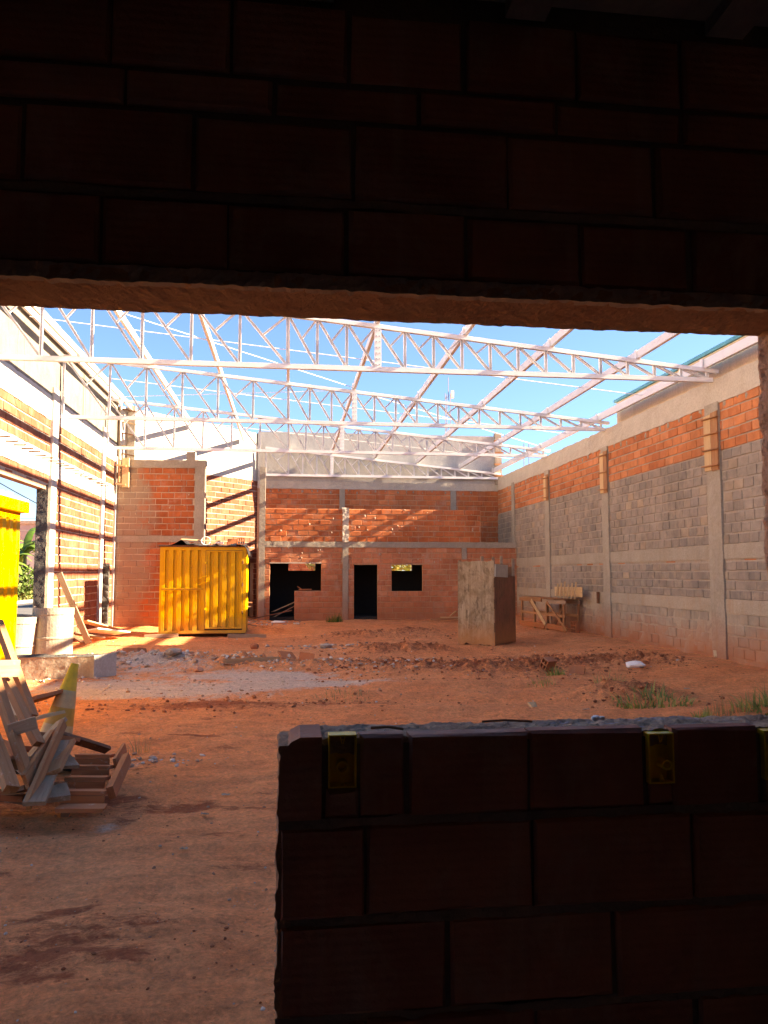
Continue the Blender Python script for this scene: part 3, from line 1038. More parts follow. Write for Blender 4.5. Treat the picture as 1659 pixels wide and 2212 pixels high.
# room round the camera
rm = empty('camera_room', (0, -3, 0))
tag(rm, 'dark unlit room with block walls round the viewpoint', 'room')
rm['kind'] = 'structure'
mb = MB()
mb.box(-2.4, -2.2, -2.4, 1.9, -.05, 3.3).box(3.3, 3.5, -2.4, 1.9, -.05, 3.3).box(-2.2, 3.3, -2.4, -2.2, -.05, 3.3)
mb.build('wall', 'room_near', rm, world=True)
MB().box(-3.4, 7.9, -7.2, 2.075, 3.301, 3.45).build('ceiling', 'room_near', rm, world=True)
MB().box(-3.2, 4.9, -7.0, 2.0, -.055, .0).build('floor', 'room_near', rm, world=True)
for k in range(14):
    x = -2.86 + .57 * k
    MB().box(x, x + .11, -7.0, 1.895, 3.185, 3.299).build('ceiling_joist', 'mortar_dark', rm, world=True)
MB().box(-3.2, 4.9, -7.0, 1.89, 3.225, 3.235).build('ceiling_infill', 'room_near', rm, world=True)

# ------------------------------------------------------------------ right wall
rw = empty('block_wall', (XR, D2 + .25, 0), -math.pi / 2)
tag(rw, 'long shaded wall of grey blocks with orange blocks above, on the right', 'wall')
Y2S = lambda y: D2 + .25 - y
LR = Y2S(-7.0)
cols = [(13.45, .46), (18.45, .40), (22.85, .40), (26.5, .30)]
excl = [(Y2S(y) - w / 2, Y2S(y) + w / 2, 0, 5.4) for y, w in cols]
mb = MB()
slab(mb, 0, LR, -.05, 5.3, 0.012, .2, [])
mb.build('mortar', 'mortar_grey', rw)
specs = []
S10 = Y2S(9.6)
specs += [(*q, 'brick_right', 0.0) for q in lay((0, S10, 3.97, 4.90), .37, .187, .2, excl=excl)]
specs += [(*q, 'block', 0.0) for q in lay((0, S10, 2.235, 3.97), .30, .193, .0, excl=excl)]
specs += [(*q, 'block', 0.0) for q in lay((0, S10, 1.235, 1.925), .32, .172, .35, excl=excl)]
specs += [(*q, 'brick_right', 0.004) for q in lay((0, S10, 1.925, 1.972), .40, .047, .1, joint=.010, excl=excl, wob=0.002) if rnd.random() < .75]
specs += [(*q, 'block_mud', 0.0) for q in lay((0, S10, .2, 1.0), .32, .2, .15, excl=excl)]
brick_wall(rw, specs, 300)
MB().box(0, LR, -.012, .1, 1.972, 2.232).build('mid_beam', 'concrete', rw, jitter=0)
rough_grid('ring_beam', 'concrete_pale', (0, -.02, 4.885), (LR, 0, 0), (0, 0, .445), 260, 6, (0, -1, 0), 0.012, 5, 31, 0.03, rw, thick=0.2)
rough_grid('plinth', 'plinth', (0, .004, -.05), (LR, 0, 0), (0, 0, 1.06), 300, 10, (0, -1, 0), 0.018, 2.5, 33, 0.0, rw)
rough_grid('ground_beam', 'plinth', (0, -.014, 1.0), (LR, 0, 0), (0, 0, .235), 200, 4, (0, -1, 0), 0.016, 4, 35, 0.012, rw, thick=.1)
for k, (y, w) in enumerate(cols):
    s = Y2S(y)
    rough_grid('column', 'concrete', (s - w / 2, -.035, -.05), (w, 0, 0), (0, 0, 4.95 if k < 3 else 5.0), 4, 60, (0, -1, 0), 0.012, 4, 40 + k, 0.006, rw, thick=.1)
sp = []
for k in range(46):
    s = Y2S(27.9) + k * .40 + rnd.uniform(-.1, .1)
    if s < S10 and not any(e[0] < s < e[1] for e in excl):
        sp.append((s, 4.83 + rnd.uniform(-.07, .06), rnd.uniform(.035, .075)))
splats(rw, sp, 'concrete', 0.0)
# board formwork still nailed to the column heads
for k, (y, w, z0, z1, nc, lab) in enumerate(((13.45, .46, 3.62, 4.72, 4, 'tall board formwork with four cleats on the nearest right wall column'),
                                            (18.45, .42, 3.72, 4.78, 3, 'board formwork with three cleats on the second right wall column'),
                                            (22.85, .40, 3.95, 4.75, 3, 'short board formwork on the third right wall column'))):
    e = empty('column_formwork', (XR - .05, y, z0))
    tag(e, lab, 'formwork', 'board formwork on the right wall columns')
    for j, sx in enumerate((-1, 1)):
        plank('form_board', (XR - .052, y + sx * w * .26, z0 + .02 * j), (XR - .052, y + sx * w * .26, z1 - .03 * j), w * .50, .022, 'wood_pale' if j else 'wood', None, roll=math.pi / 2 if False else 0, parent=e)
    for j in range(nc):
        z = z0 + .10 + (z1 - z0 - .2) * j / (nc - 1)
        plank('cleat', (XR - .085, y - w * .62, z - .012), (XR - .085, y + w * .62, z + .012), .05, .022, 'wood', None, parent=e)

# beam stubs and neighbour
nb = empty('neighbour_building', (8.15, 2, 0))
tag(nb, 'beige rendered building with teal roof edge beyond the right wall', 'building')
MB().box(8.15, 16, 2, 18.25, 0, 6.0).build('wall', 'plaster_beige', nb, world=True)
MB().box(8.10, 16.05, 1.95, 18.32, 6.002, 6.075).build('roof_edge', 'teal', nb, world=True)

# ------------------------------------------------------------------ left wall
lw = empty('block_wall', (XL, 8.0, 0), math.pi / 2)
tag(lw, 'sunlit left wall of orange blocks under a tall stained parapet, with gateway', 'wall')
YS = lambda y: y - 8.0
LL_ = YS(24.55)
op = (YS(12.3), YS(17.66), -.1, 3.66)
colsL = [(18.06, .42), (22.7, .30), (24.38, .22), (12.1, .36)]
mb = MB()
slab(mb, 0, LL_, -.05, 7.12, 0.012, .19, [op])
mb.build('mortar', 'mortar', lw)
excl = [op, (YS(17.6), YS(17.86), -.1, 3.66)] + [(YS(y) - w / 2, YS(y) + w / 2, -.1, 7.2) for y, w in colsL]
specs = []
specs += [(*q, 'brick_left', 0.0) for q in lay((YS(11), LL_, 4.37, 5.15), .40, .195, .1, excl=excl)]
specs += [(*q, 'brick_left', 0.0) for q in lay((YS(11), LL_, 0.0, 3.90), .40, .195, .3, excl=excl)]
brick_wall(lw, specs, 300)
rough_grid('lower_band', 'plaster', (0, -.012, 3.90), (LL_, 0, 0), (0, 0, .47), 120, 5, (0, -1, 0), 0.01, 4, 51, 0.02, lw, thick=.1)
rough_grid('upper_band', 'plaster', (0, -.012, 5.15), (LL_, 0, 0), (0, 0, .53), 120, 5, (0, -1, 0), 0.01, 4, 53, 0.02, lw, thick=.1)
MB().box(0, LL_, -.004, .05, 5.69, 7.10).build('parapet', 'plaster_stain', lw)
MB().box(0, LL_ + .0, -.03, .27, 7.125, 7.16).build('coping', 'steel', lw)
for k, (y, w) in enumerate(colsL):
    s = YS(y)
    MB().box(s - w / 2, s + w / 2, -.055, .1, -.05, 5.9 if k < 2 else 5.3).build('column', 'plaster', lw)
for k, y in enumerate((15.6, 20.5)):
    MB().box(YS(y) - .006, YS(y) + .006, -.010, -.003, 5.7, 7.1).build('panel_joint', 'concrete', lw)
# rough far jamb and head of the gateway
rough_grid('gate_jamb', 'bitumen', (YS(17.655), .19, -.05), (0, -.24, 0), (0, 0, 3.71), 8, 90, (-1, 0, 0), .012, 7, 55, .01, lw)
MB().box(YS(12.3), YS(17.65), -.002, .2, 3.56, 3.655).build('gate_head', 'soffit', lw)
for k in range(19):
    y = 14.7 + k * .43
    MB().tube([(YS(y), .05, 4.20), (YS(y), -.20, 4.20 + rnd.uniform(-.02, .02)), (YS(y) + .01, -.24, 4.21)], .016, 6).build('rebar_stub', 'rust', lw)
# dark stub column near the corner
e = MB()
tag(rough_grid('concrete_stub', 'bitumen', (XL + .20, 22.95, 0), (-.34, 0, 0), (0, 0, 2.0), 8, 50, (0, -1, 0), .045, 7, 57, .015, None, thick=.14), 'dark rough concrete stub against the left wall near the corner', 'concrete stub')
mb = MB().tube([(XL + .03, 20.35, 0.1), (XL + .035, 20.36, 3.5), (XL + .03, 20.35, 7.0)], .006, 5)
tag(mb.build('hanging_wire', 'steel_dark'), 'thin wire hanging down the sunlit left wall', 'wire')

# ------------------------------------------------------------------ far left bay
ll = empty('brick_wall', (XL, DLL, 0), R_(-4.2))
tag(ll, 'shaded orange brick bay with cement stains beside the left corner', 'wall')
LW = 2.74
mb = MB()
slab(mb, 0.0, LW, -.05, 5.2, .012, .18, [])
mb.build('mortar', 'mortar', ll)
ex = [(2.42, 2.74, -.1, 5.3)]
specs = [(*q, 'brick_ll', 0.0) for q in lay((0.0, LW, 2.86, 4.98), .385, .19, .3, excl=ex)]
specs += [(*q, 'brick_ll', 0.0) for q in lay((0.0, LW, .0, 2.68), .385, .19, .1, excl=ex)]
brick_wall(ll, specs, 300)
rough_grid('top_beam', 'concrete', (0, -.02, 4.98), (LW + .02, 0, 0), (0, 0, .23), 40, 4, (0, -1, 0), .01, 5, 61, .016, ll, thick=.2)
rough_grid('band_beam', 'concrete', (0, -.01, 2.68), (LW, 0, 0), (0, 0, .18), 40, 3, (0, -1, 0), .01, 5, 63, .012, ll, thick=.06)
MB().box(2.43, 2.74, -.03, .18, -.05, 5.0).build('column', 'concrete', ll)
MB().box(2.15, 2.42, .0, .18, 5.2, 5.48).build('beam_stub', 'concrete', ll)
splats(ll, [(rnd.uniform(.3, 2.3), rnd.uniform(3, 4.9), rnd.uniform(.02, .04)) for _ in range(14)], 'mortar')

# slanted sunlit wall behind it
A0 = Vector((-5.25, 24.42, 0))
ang = math.atan2(28.9 - 24.42, -1.0 + 5.25)
sw = empty('brick_wall', A0, ang)
tag(sw, 'slanted sunlit brick wall with white rendered parapet behind the yellow container', 'wall')
SL = math.hypot(28.9 - 24.42, 4.25)
dh = (4.75, 5.75, -.1, 2.1)
mb = MB()
slab(mb, 0, SL, -.05, 6.9, .012, .2, [dh])
mb.build('mortar', 'mortar', sw)
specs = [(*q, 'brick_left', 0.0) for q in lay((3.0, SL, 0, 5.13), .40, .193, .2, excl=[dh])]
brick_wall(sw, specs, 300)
rough_grid('parapet', 'plaster', (0, -.012, 5.13), (SL, 0, 0), (0, 0, 1.77), 60, 14, (0, -1, 0), .006, 3, 71, .02, sw, thick=.05)
mb = MB()
slab(mb, 3.6, SL, -.05, 2.5, 2.4, 2.5, [])
mb.box(3.6, 3.7, .2, 2.4, -.05, 2.5).box(SL - .1, SL, .2, 2.4, -.05, 2.5).box(3.6, SL, .2, 2.5, 2.3, 2.45)
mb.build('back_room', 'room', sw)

# ------------------------------------------------------------------ middle two-storey front
FX = -1.05
fwall = empty('brick_wall', (FX, D1, 0))
tag(fwall, 'dusty orange brick front with doorway and window holes at the back of the yard', 'wall')
F = lambda x: x - FX
FL = F(XR)
hs = [(F(-.65), F(1.075), 1.13, 2.05), (F(-.65), F(.18), -.1, 1.13), (F(2.19), F(3.0), -.1, 2.01), (F(3.48), F(4.56), 1.11, 2.01), (F(6.62), FL + 1, 2.79, 4.5), (-1, .02, 2.79, 6)]
mb = MB()
slab(mb, 0, FL, -.05, 3.92, .012, .16, hs)
mb.build('mortar', 'mortar_red', fwall)
ex = hs + [(.0, .235, -.1, 6), (F(1.79), F(2.0), -.1, 4.2), (F(5.93), F(6.12), 2.2, 2.6)]
specs = [(*q, 'brick_low', 0.0) for q in lay((0.0, FL, .0, 2.60), .355, .186, .2, excl=ex)]
specs += [(*q, 'brick', 0.0) for q in lay((0.2, F(6.62), 2.79, 3.92), .365, .188, .4, excl=ex, joint=.018)]
brick_wall(fwall, specs, 300)
rough_grid('ring_beam', 'concrete', (0, -.025, 2.605), (FL, 0, 0), (0, 0, .18), 120, 3, (0, -1, 0), .012, 5, 81, .014, fwall, thick=.17)
MB().box(.03, .225, -.03, .15, -.05, 5.32).build('column', 'concrete', fwall)
MB().box(F(1.795), F(1.995), -.03, .15, -.05, 2.604).build('column', 'concrete', fwall)
rough_grid('column', 'concrete_pale', (F(1.79), -.03, 2.79), (.21, 0, 0), (0, 0, 1.16), 5, 26, (0, -1, 0), .02, 6, 83, .02, fwall, thick=.16)
MB().box(F(5.94), F(6.11), -.02, .1, 2.2, 2.604).build('column', 'concrete', fwall)
MB().box(F(-.66), F(1.085), -.006, .16, 2.052, 2.085).build('window_lintel', 'concrete_pale', fwall)
mb = MB()
mb.box(0.03, FL, .17, D2 - D1, 2.63, 2.74)
mb.box(0.03, .15, .17, D2 - D1, -.05, 2.63)
mb.box(F(1.9), F(2.0), .17, D2 - D1, -.05, 2.63)
mb.box(.16, FL, .17, D2 - D1 - .05, .0, .24)  # dark floor slab added to keep the openings black
slab(mb, .15, FL, .0, 2.63, D2 - D1 - .04, D2 - D1 - .01, [(F(-.04), F(.95), 1.82, 2.12), (F(3.78), F(4.57), 1.82, 2.12)])  # dark lining added over the rear wall so the openings stay black
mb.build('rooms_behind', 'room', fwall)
MB().box(.06, .20, .17, .65, 3.3, 5.25).build('return_wall', 'brick_left', fwall)
splats(fwall, [(rnd.uniform(.4, 7.4), rnd.uniform(2.9, 3.9), rnd.uniform(.02, .045)) for _ in range(24)] + [(rnd.uniform(.4, 8.4), rnd.uniform(2.1, 2.6), rnd.uniform(.02, .05)) for _ in range(16)], 'mortar')

# back wall with parapet
bw_ = empty('brick_wall', (-1.2, D2, 0))
tag(bw_, 'rear brick wall under a rendered parapet coloured grey for grazing shade, behind the roof trusses', 'wall')
B = lambda x: x + 1.2
BL = B(XR + .1)
hs = [(B(-.04), B(.95), 1.82, 2.12), (B(3.78), B(4.57), 1.82, 2.12)]
mb = MB()
slab(mb, 0, BL, -.05, 6.95, .012, .2, hs)
mb.build('mortar', 'mortar_red', bw_)
ex = [(B(1.83), B(2.04), 2, 5), (B(6.06), B(6.28), 3.8, 5)]
specs = [(*q, 'brick', 0.0) for q in lay((0.1, BL, 2.9, 4.86), .365, .188, .3, excl=ex)]
brick_wall(bw_, specs, 300)
rough_grid('ring_beam', 'concrete_pale', (0, -.02, 4.86), (BL, 0, 0), (0, 0, .27), 120, 3, (0, -1, 0), .012, 5, 91, .016, bw_, thick=.1)
MB().box(0, BL, -.004, .05, 5.13, 6.98).build('parapet', 'plaster_grey', bw_)  # grey tone puts the grazing shade into the parapet's colour
for a, b, z0 in ((1.835, 2.035, 2.8), (6.065, 6.275, 3.9)):
    MB().box(B(a), B(b), -.015, .1, z0, 4.88).build('column', 'concrete', bw_)
splats(bw_, [(.5 + k * .36 + rnd.uniform(-.1, .1), 4.77 + rnd.uniform(-.05, .05), rnd.uniform(.03, .055)) for k in range(22)], 'concrete')
e = empty('corner_column', (7.93, D2 - .05, 5.1))
tag(e, 'raw concrete corner column with formwork cleats at the end of the rear parapet', 'column')
MB().box(7.80, 8.05, D2 - .12, D2 + .12, 5.1, 7.1).build('shaft', 'concrete', e, world=True)
for z in (5.4, 5.85, 6.3, 6.75):
    MB().box(7.74, 8.11, D2 - .19, D2 - .122, z, z + .06).build('cleat', 'wood', e, world=True)

# formwork hanging in the left corner
e = empty('corner_formwork', (-5.0, 24.2, 4.1))
tag(e, 'yellow-brown board formwork hanging in the sunlit left corner', 'formwork')
plank('form_board', (-5.02, 24.25, 4.35), (-5.02, 24.25, 5.25), .10, .20, 'wood_pale', None, parent=e)
plank('form_board', (-5.2, 24.2, 4.5), (-5.2, 24.2, 5.15), .06, .05, 'wood_pale', None, parent=e)
plank('cleat', (-5.30, 24.18, 4.45), (-5.0, 24.18, 4.42), .05, .05, 'wood_pale', None, parent=e)
plank('cleat', (-5.30, 24.18, 5.02), (-5.0, 24.18, 5.0), .05, .05, 'wood_pale', None, parent=e)
e = empty('corner_column', (-5.0, 24.62, 5.2))
tag(e, 'unfinished concrete corner column with nailed cleats above the left bay', 'column')
MB().box(-5.05, -4.83, 24.52, 24.72, 5.2, 6.95).build('shaft', 'concrete', e, world=True)
for k, z in enumerate((5.35, 5.6, 6.0, 6.35, 6.75)):
    plank('cleat', (-5.20, 24.46, z + .07), (-4.80, 24.46, z), .05, .035, 'wood_pale' if k % 2 else 'wood_dark', None, parent=e)


# ------------------------------------------------------------------ roof steel
ZB = 5.34
ztop = lambda x: 5.56 + (7.8 - x) * .096
PX = [-4.93, -3.31, -1.69, -.07, 1.53, 3.14, 4.75, 6.42]


def make_truss(y0, x0, label):
    e = empty('roof_truss', (XR, y0, ZB))
    tag(e, label, 'truss', 'white steel roof trusses')
    x1 = 7.88
    posts = [x for x in [-.07 + .5235 * i for i in range(16)] if x < 7.86]
    k = -.07 - .83
    while k > x0 + .3:
        posts.insert(0, k)
        k -= .83
    posts = [x for x in posts if x > x0 + .3]
    posts.insert(0, x0 + .03)
    MB().channel((x0, y0, ZB), (x1, y0, ZB), .08, .085, .007, (0, 0, 1)).build('bottom_chord', 'steel', e, world=True)
    MB().channel((x0, y0, ztop(x0) - .045), (x1 + .12, y0, ztop(x1 + .12) - .04), .08, .075, .007, (0, 0, -1)).build('top_chord', 'steel', e, world=True)
    for x in posts:
        dbl = abs(x - 1.50) < .1
        MB().channel((x, y0, ZB + .03), (x, y0, ztop(x) - .06), .05 if not dbl else .045, .05, .005, (0, -1, 0)).build('web_post', 'steel', e, world=True)
    for i, (a, b) in enumerate(zip(posts, posts[1:])):
        p, q = Vector((a + .02, y0, ztop(a) - .07)), Vector((b - .02, y0, ZB + .04))
        MB().channel(p, q, .044, .045, .005, (0, -1, .01)).build('web_diagonal', 'steel', e, world=True)
        if b < 4.4:
            m = p.lerp(q, .47)
            r = Vector((b - .02, y0, ztop(b) - .07))
            MB().channel(m + (r - m).normalized() * .02, r, .036, .038, .004, (0, -1, .01)).build('web_brace', 'steel', e, world=True)
    if x0 < 1.4:
        mb = MB().box(1.455, 1.47, y0 - .06, y0 + .06, ZB - .06, ztop(1.46) + .0).box(1.60, 1.615, y0 - .06, y0 + .06, ZB - .06, ztop(1.61))
        sp_ = MB().channel((1.535, y0, ZB + .02), (1.535, y0, ztop(1.53) - .05), .12, .075, .007, (0, 1, 0)).build('splice_post', 'steel', e, world=True)
        for j in range(7):
            z = ZB + .08 + j * (ztop(1.5) - ZB - .2) / 6
            for sx in (-.03, .03):
                MB().box(1.535 + sx - .009, 1.535 + sx + .009, y0 - .05, y0 - .036, z - .009, z + .009).build('bolt', 'galv', sp_, world=False).location = (-e.location[0], -e.location[1], -e.location[2])
    for x in PX + [7.72]:
        if x > x0:
            z = ztop(x)
            MB().box(x - .05, x - .042, y0 - .05, y0 + .05, z, z + .17).box(x - .05, x + .04, y0 - .05, y0 + .05, z - .001, z + .008).build('purlin_cleat', 'steel', e, world=True)
    return e


t0 = make_truss(TY[1], XL + .06, 'nearest white steel roof truss, its left half cut by the dark lintel')
d = dup(t0, (XR, TY[2], ZB))
d['label'] = 'second white steel roof truss from the camera, spanning the whole yard'
d = dup(t0, (XR, TY[3], ZB))
d['label'] = 'third white steel roof truss, crossing in front of the white slanted parapet'
make_truss(TY[4], -.92, 'farthest and shortest white roof truss, resting on the rear wall beam')

ends = {-4.93: 24.6, -3.31: 26.3, -1.69: 28.0}
names = {-4.93: 'leftmost white roof purlin beside the left parapet', -3.31: 'second white roof purlin from the left parapet', -1.69: 'third white roof purlin from the left parapet',
         -.07: 'white roof purlin rising straight up the middle of the photo', 1.53: 'white roof purlin over the bolted truss splices', 3.14: 'white roof purlin just right of the bolted truss splices',
         4.75: 'third white roof purlin from the right wall', 6.42: 'second white roof purlin from the right wall'}
for x in PX:
    z = ztop(x) + .008
    y1 = ends.get(x, 28.5)
    mb = MB().channel((x, 3.0, z + .075), (x, y1, z + .075), .15, .065, .006, (1, 0, 0))
    tag(mb.build('roof_purlin', 'steel'), names[x], 'purlin', 'white roof purlins')
z = ztop(7.72)
mb = MB().channel((7.74, 3.0, z + .075), (7.74, 28.5, z + .075), .17, .065, .006, (1, 0, 0))
tag(mb.build('eave_beam', 'steel'), 'white steel eave channel running along the top of the right wall', 'eave beam')
mb = MB().channel((XL + .09, 8.2, 7.02), (XL + .09, 24.5, 7.02), .16, .065, .006, (-1, 0, 0))
tag(mb.build('eave_beam', 'steel'), 'white steel channel along the top of the left parapet', 'eave beam')
# sag rods across the bays and diagonal bracing
for k, (y, lab) in enumerate(((15.9, 'thin white tie rod across the roof bay behind the nearest truss'), (20.6, 'thin white tie rod across the middle roof bay'), (25.5, 'thin white tie rod across the farthest roof bay'))):
    mb = MB().tube([(x, y, ztop(x) + .06) for x in np.linspace(XL + .1 if k < 2 else -3.9, 7.74, 9)], .009, 5)
    tag(mb.build('tie_rod', 'steel'), lab, 'tie rod', 'thin roof tie rods')
for k, (a, b, lab) in enumerate((((-4.93, 13.5), (1.53, 18.3), 'thin diagonal bracing rod, upper left of the roof'), ((-4.93, 22.7), (1.53, 18.5), 'thin diagonal bracing rod descending behind the second truss'),
                                 ((1.53, 18.5), (7.7, 22.7), 'thin diagonal bracing rod on the right half of the roof'))):
    mb = MB().tube([(a[0], a[1], ztop(a[0]) + .03), (b[0], b[1], ztop(b[0]) + .03)], .008, 5)
    tag(mb.build('bracing_rod', 'steel'), lab, 'bracing rod', 'diagonal roof bracing rods')


# ------------------------------------------------------------------ yellow containers
def corr(mb, s0, s1, z0, z1, n, depth, rw_, flip=False):
    """vertical ribs between s0..s1 (local x) facing -y; recesses closed at head and foot"""
    p = (s1 - s0) / n
    sl = p * .06
    for i in range(n):
        a = s0 + i * p
        x = [a, a + p * rw_ / 2, a + p * rw_ / 2 + sl, a + p * (1 - rw_ / 2) - sl, a + p * (1 - rw_ / 2), a + p]
        y = [0, 0, depth, depth, 0, 0]
        for j in range(5):
            mb.add([(x[j], y[j], z0), (x[j + 1], y[j + 1], z0), (x[j + 1], y[j + 1], z1), (x[j], y[j], z1)], [(0, 1, 2, 3)])
        for zz, zo, fl in ((z0, z0, False), (z1, z1, True)):
            vs = [(x[1], 0, zz), (x[2], depth, zz), (x[3], depth, zz), (x[4], 0, zz)]
            mb.add(vs, [(0, 1, 2, 3)] if not fl else [(3, 2, 1, 0)])


c1 = empty('site_container', (-3.42, 21.08, .0), R_(0.6))
tag(c1, 'yellow steel site container with corrugated front and door in the middle of the yard', 'container')
W, Hh, Dp = 2.27, 2.30, 1.3
g0 = .12
mb = MB()
mb.box(0, .05, .0, Dp, g0, g0 + Hh).box(W - .05, W, .0, Dp, g0, g0 + Hh).box(.05, W - .05, Dp - .05, Dp, g0, g0 + Hh)
mb.build('shell', 'yellow', c1)
MB().box(-.03, W + .03, -.04, Dp + .03, g0 + Hh, g0 + Hh + .045).build('roof', 'rust', c1)
mb = MB()
mb.box(.05, W - .05, -.004, .045, g0 + Hh - .09, g0 + Hh).box(.05, W - .05, -.004, .045, g0, g0 + .08).box(.05, 1.14, -.003, .045, g0 + 1.14, g0 + 1.21)
mb.box(1.14, 1.19, -.004, .045, g0 + .08, g0 + Hh - .09).box(W - .09, W - .05, -.003, .045, g0 + .08, g0 + Hh - .09).box(.05, .08, -.003, .045, g0 + .08, g0 + Hh - .09)
mb.build('frame', 'yellow', c1)
mb = MB()
corr(mb, .08, 1.14, g0 + 1.21, g0 + Hh - .09, 5, .055, .52)
mb.build('upper_panel', 'yellow', c1)
mb = MB()
corr(mb, .08, 1.14, g0 + .08, g0 + 1.14, 5, .055, .52)
mb.build('lower_panel', 'yellow', c1)
mb = MB()
corr(mb, 1.24, W - .135, g0 + .16, g0 + Hh - .13, 4, .055, .5)
mb.box(1.20, 1.24, -.012, .03, g0 + .12, g0 + Hh - .10).box(W - .135, W - .10, -.012, .03, g0 + .12, g0 + Hh - .10).box(1.24, W - .135, -.012, .03, g0 + .12, g0 + .16).box(1.24, W - .135, -.012, .03, g0 + Hh - .13, g0 + Hh - .10)
dr = mb.build('door', 'yellow', c1)
mb = MB()
mb.box(1.188, 1.200, -.006, .03, g0 + .10, g0 + Hh - .088).box(W - .10, W - .089, -.006, .03, g0 + .10, g0 + Hh - .088).box(1.2, W - .1, -.006, .03, g0 + .10, g0 + .12).box(1.2, W - .1, -.006, .03, g0 + Hh - .10, g0 + Hh - .088)
mb.build('door_gap_strip', 'rust', c1)  # dark strips painted in place of the shadowed gap round the door
MB().box(.06, 1.14, -.006, .03, g0 + 1.17, g0 + 1.182).build('panel_seam', 'rust', c1)
for z in (.5, 1.25, 1.85):
    MB().tube([(W - .095, -.02, g0 + z), (W - .095, -.02, g0 + z + .09)], .014, 8).build('hinge', 'rust', dr)
for z in (.62, 1.85):
    MB().box(1.175, 1.215, -.03, -.013, g0 + z, g0 + z + .05).build('hasp', 'yplastic', dr)
MB().tube([(1.0, -.012, g0 + 1.28), (1.0, -.06, g0 + 1.28), (1.23, -.06, g0 + 1.38), (1.23, -.012, g0 + 1.38)], .008, 6).build('handle', 'yellow', dr)
MB().tube([(1.0, -.012, g0 + 1.45), (1.0, -.06, g0 + 1.45), (1.23, -.06, g0 + 1.53), (1.23, -.012, g0 + 1.53)], .008, 6).build('handle', 'yellow', dr)
MB().box(0.02, W - .02, .06, Dp - .06, g0 - .03, g0 + .03).build('floor', 'rust', c1)
for x in (.02, W - .10):
    MB().box(x, x + .08, .02, .10, 0, g0).build('foot', 'rust', c1)
# black sheet on the roof
vs, fs = [], []
nxx, nyy = 40, 12
for j in range(nyy + 1):
    for i in range(nxx + 1):
        a, b = i / nxx, j / nyy
        x, y = -3.42 + -.05 + a * (W + .12), 21.08 - .08 + b * 1.4
        z = g0 + Hh + .055 + max(0, float(fbm(a * 5, b * 4, 101))) * .22 + .12 * math.exp(-((a - .26) / .05) ** 2) * (1 - b) + .05 * math.exp(-((a - .38) / .05) ** 2)
        if a > .965:
            z -= (a - .965) * 8.5
        if b < .04:
            z -= .03
        vs.append((x, y, z))
for j in range(nyy):
    for i in range(nxx):
        q = j * (nxx + 1) + i
        fs.append((q, q + 1, q + nxx + 2, q + nxx + 1))
tag(MB().add(vs, fs).build('plastic_sheet', 'black', smooth=True), 'crumpled black plastic sheet draped over the container roof', 'plastic sheet')


def hollow_block(loc, rz, size, mat, label, tilt=0.0, cat='block', nh=(3, 2), ends='x'):
    """ceramic block with square holes through its length (local x)"""
    L, D_, Hb = size
    e = empty('hollow_block', loc, rz)
    e.rotation_euler = (tilt, 0, rz)
    tag(e, label, cat)
    mb = MB()
    t = .012
    ny_, nz_ = nh
    mb.box(0, L, 0, t, 0, Hb).box(0, L, D_ - t, D_, 0, Hb).box(0, L, t, D_ - t, 0, t).box(0, L, t, D_ - t, Hb - t, Hb)
    mb.build('shell', mat, e)
    mb = MB()
    for i in range(1, ny_):
        y = i * D_ / ny_
        mb.box(.001, L - .001, y - t / 2, y + t / 2, t, Hb - t)
    for i in range(1, nz_):
        z = i * Hb / nz_
        mb.box(.002, L - .002, t, D_ - t, z - t / 2, z + t / 2)
    mb.build('web', mat, e)
    return e


zr = g0 + Hh + .05
hollow_block((-1.42, 21.15, zr + .02), -math.pi / 2 + .15, (.24, .19, .17), 'brick_right', 'orange hollow block with six square holes on top of the container', nh=(3, 2))
e = hollow_block((-1.68, 21.35, zr + .03), .1, (.25, .14, .15), 'brick_right', 'orange block lying left of the six-holed block on the container', nh=(2, 2))
plank('board', (-2.9, 21.2, zr + .16), (-1.9, 21.5, zr + .12), .12, .03, 'wood_pale', 'pale board lying on the black sheet over the container roof')
tag(MB().box(-1.98, -1.76, 21.05, 21.15, zr + .04, zr + .085).build('white_slab', 'white', bevel=.01), 'small white slab on the container roof left of the blocks', 'slab')
mb = MB().tube([(-2.25 + .12 * math.cos(a), 21.25 + .02 * math.sin(a), zr + .12 + .11 * math.sin(a)) for a in np.linspace(0, 6.0, 22)], .012, 6)
tag(mb.build('hose_coil', 'white', smooth=True), 'loop of white hose on the container roof', 'hose')
# skids below
for k, (p, q, lab) in enumerate((((-3.75, 20.95, .06), (-2.9, 21.05, .08), 'weathered timber skid under the left foot of the container'), ((-1.6, 20.9, .07), (-.6, 20.85, .05), 'timber skid poking out under the right foot of the container'))):
    plank('timber_skid', p, q, .14, .09, 'wood_grey', lab, 'timber')

c2 = empty('site_container', (-4.05, 8.3, 0), math.pi / 2)
tag(c2, 'bright yellow container cut by the left edge, standing in the gateway', 'container')
L2 = 12.2 - 8.3
MB().box(0, L2, .05, 2.2, .10, 2.62).build('shell', 'yellow', c2)
mb = MB()
corr(mb, .06, L2 - .07, .22, 2.52, 13, .042, .5)
mb.build('side_panel', 'yellow', c2)
MB().box(0, L2, .0, .049, .10, .22).build('bottom_rail', 'yellow', c2)
MB().box(L2 - .07, L2, .001, .049, .22, 2.52).build('corner_post', 'yellow', c2)
MB().box(0, L2, .001, .049, 2.52, 2.62).build('top_rail', 'yellow', c2)
MB().box(-.05, L2 + .09, -.10, 2.3, 2.62, 2.79).build('roof_cap', 'yellow', c2, bevel=.012)
MB().box(-.04, L2 + .07, -.08, 2.28, 2.792, 2.83).build('roof_sheet', 'concrete_pale', c2)
mb = MB()
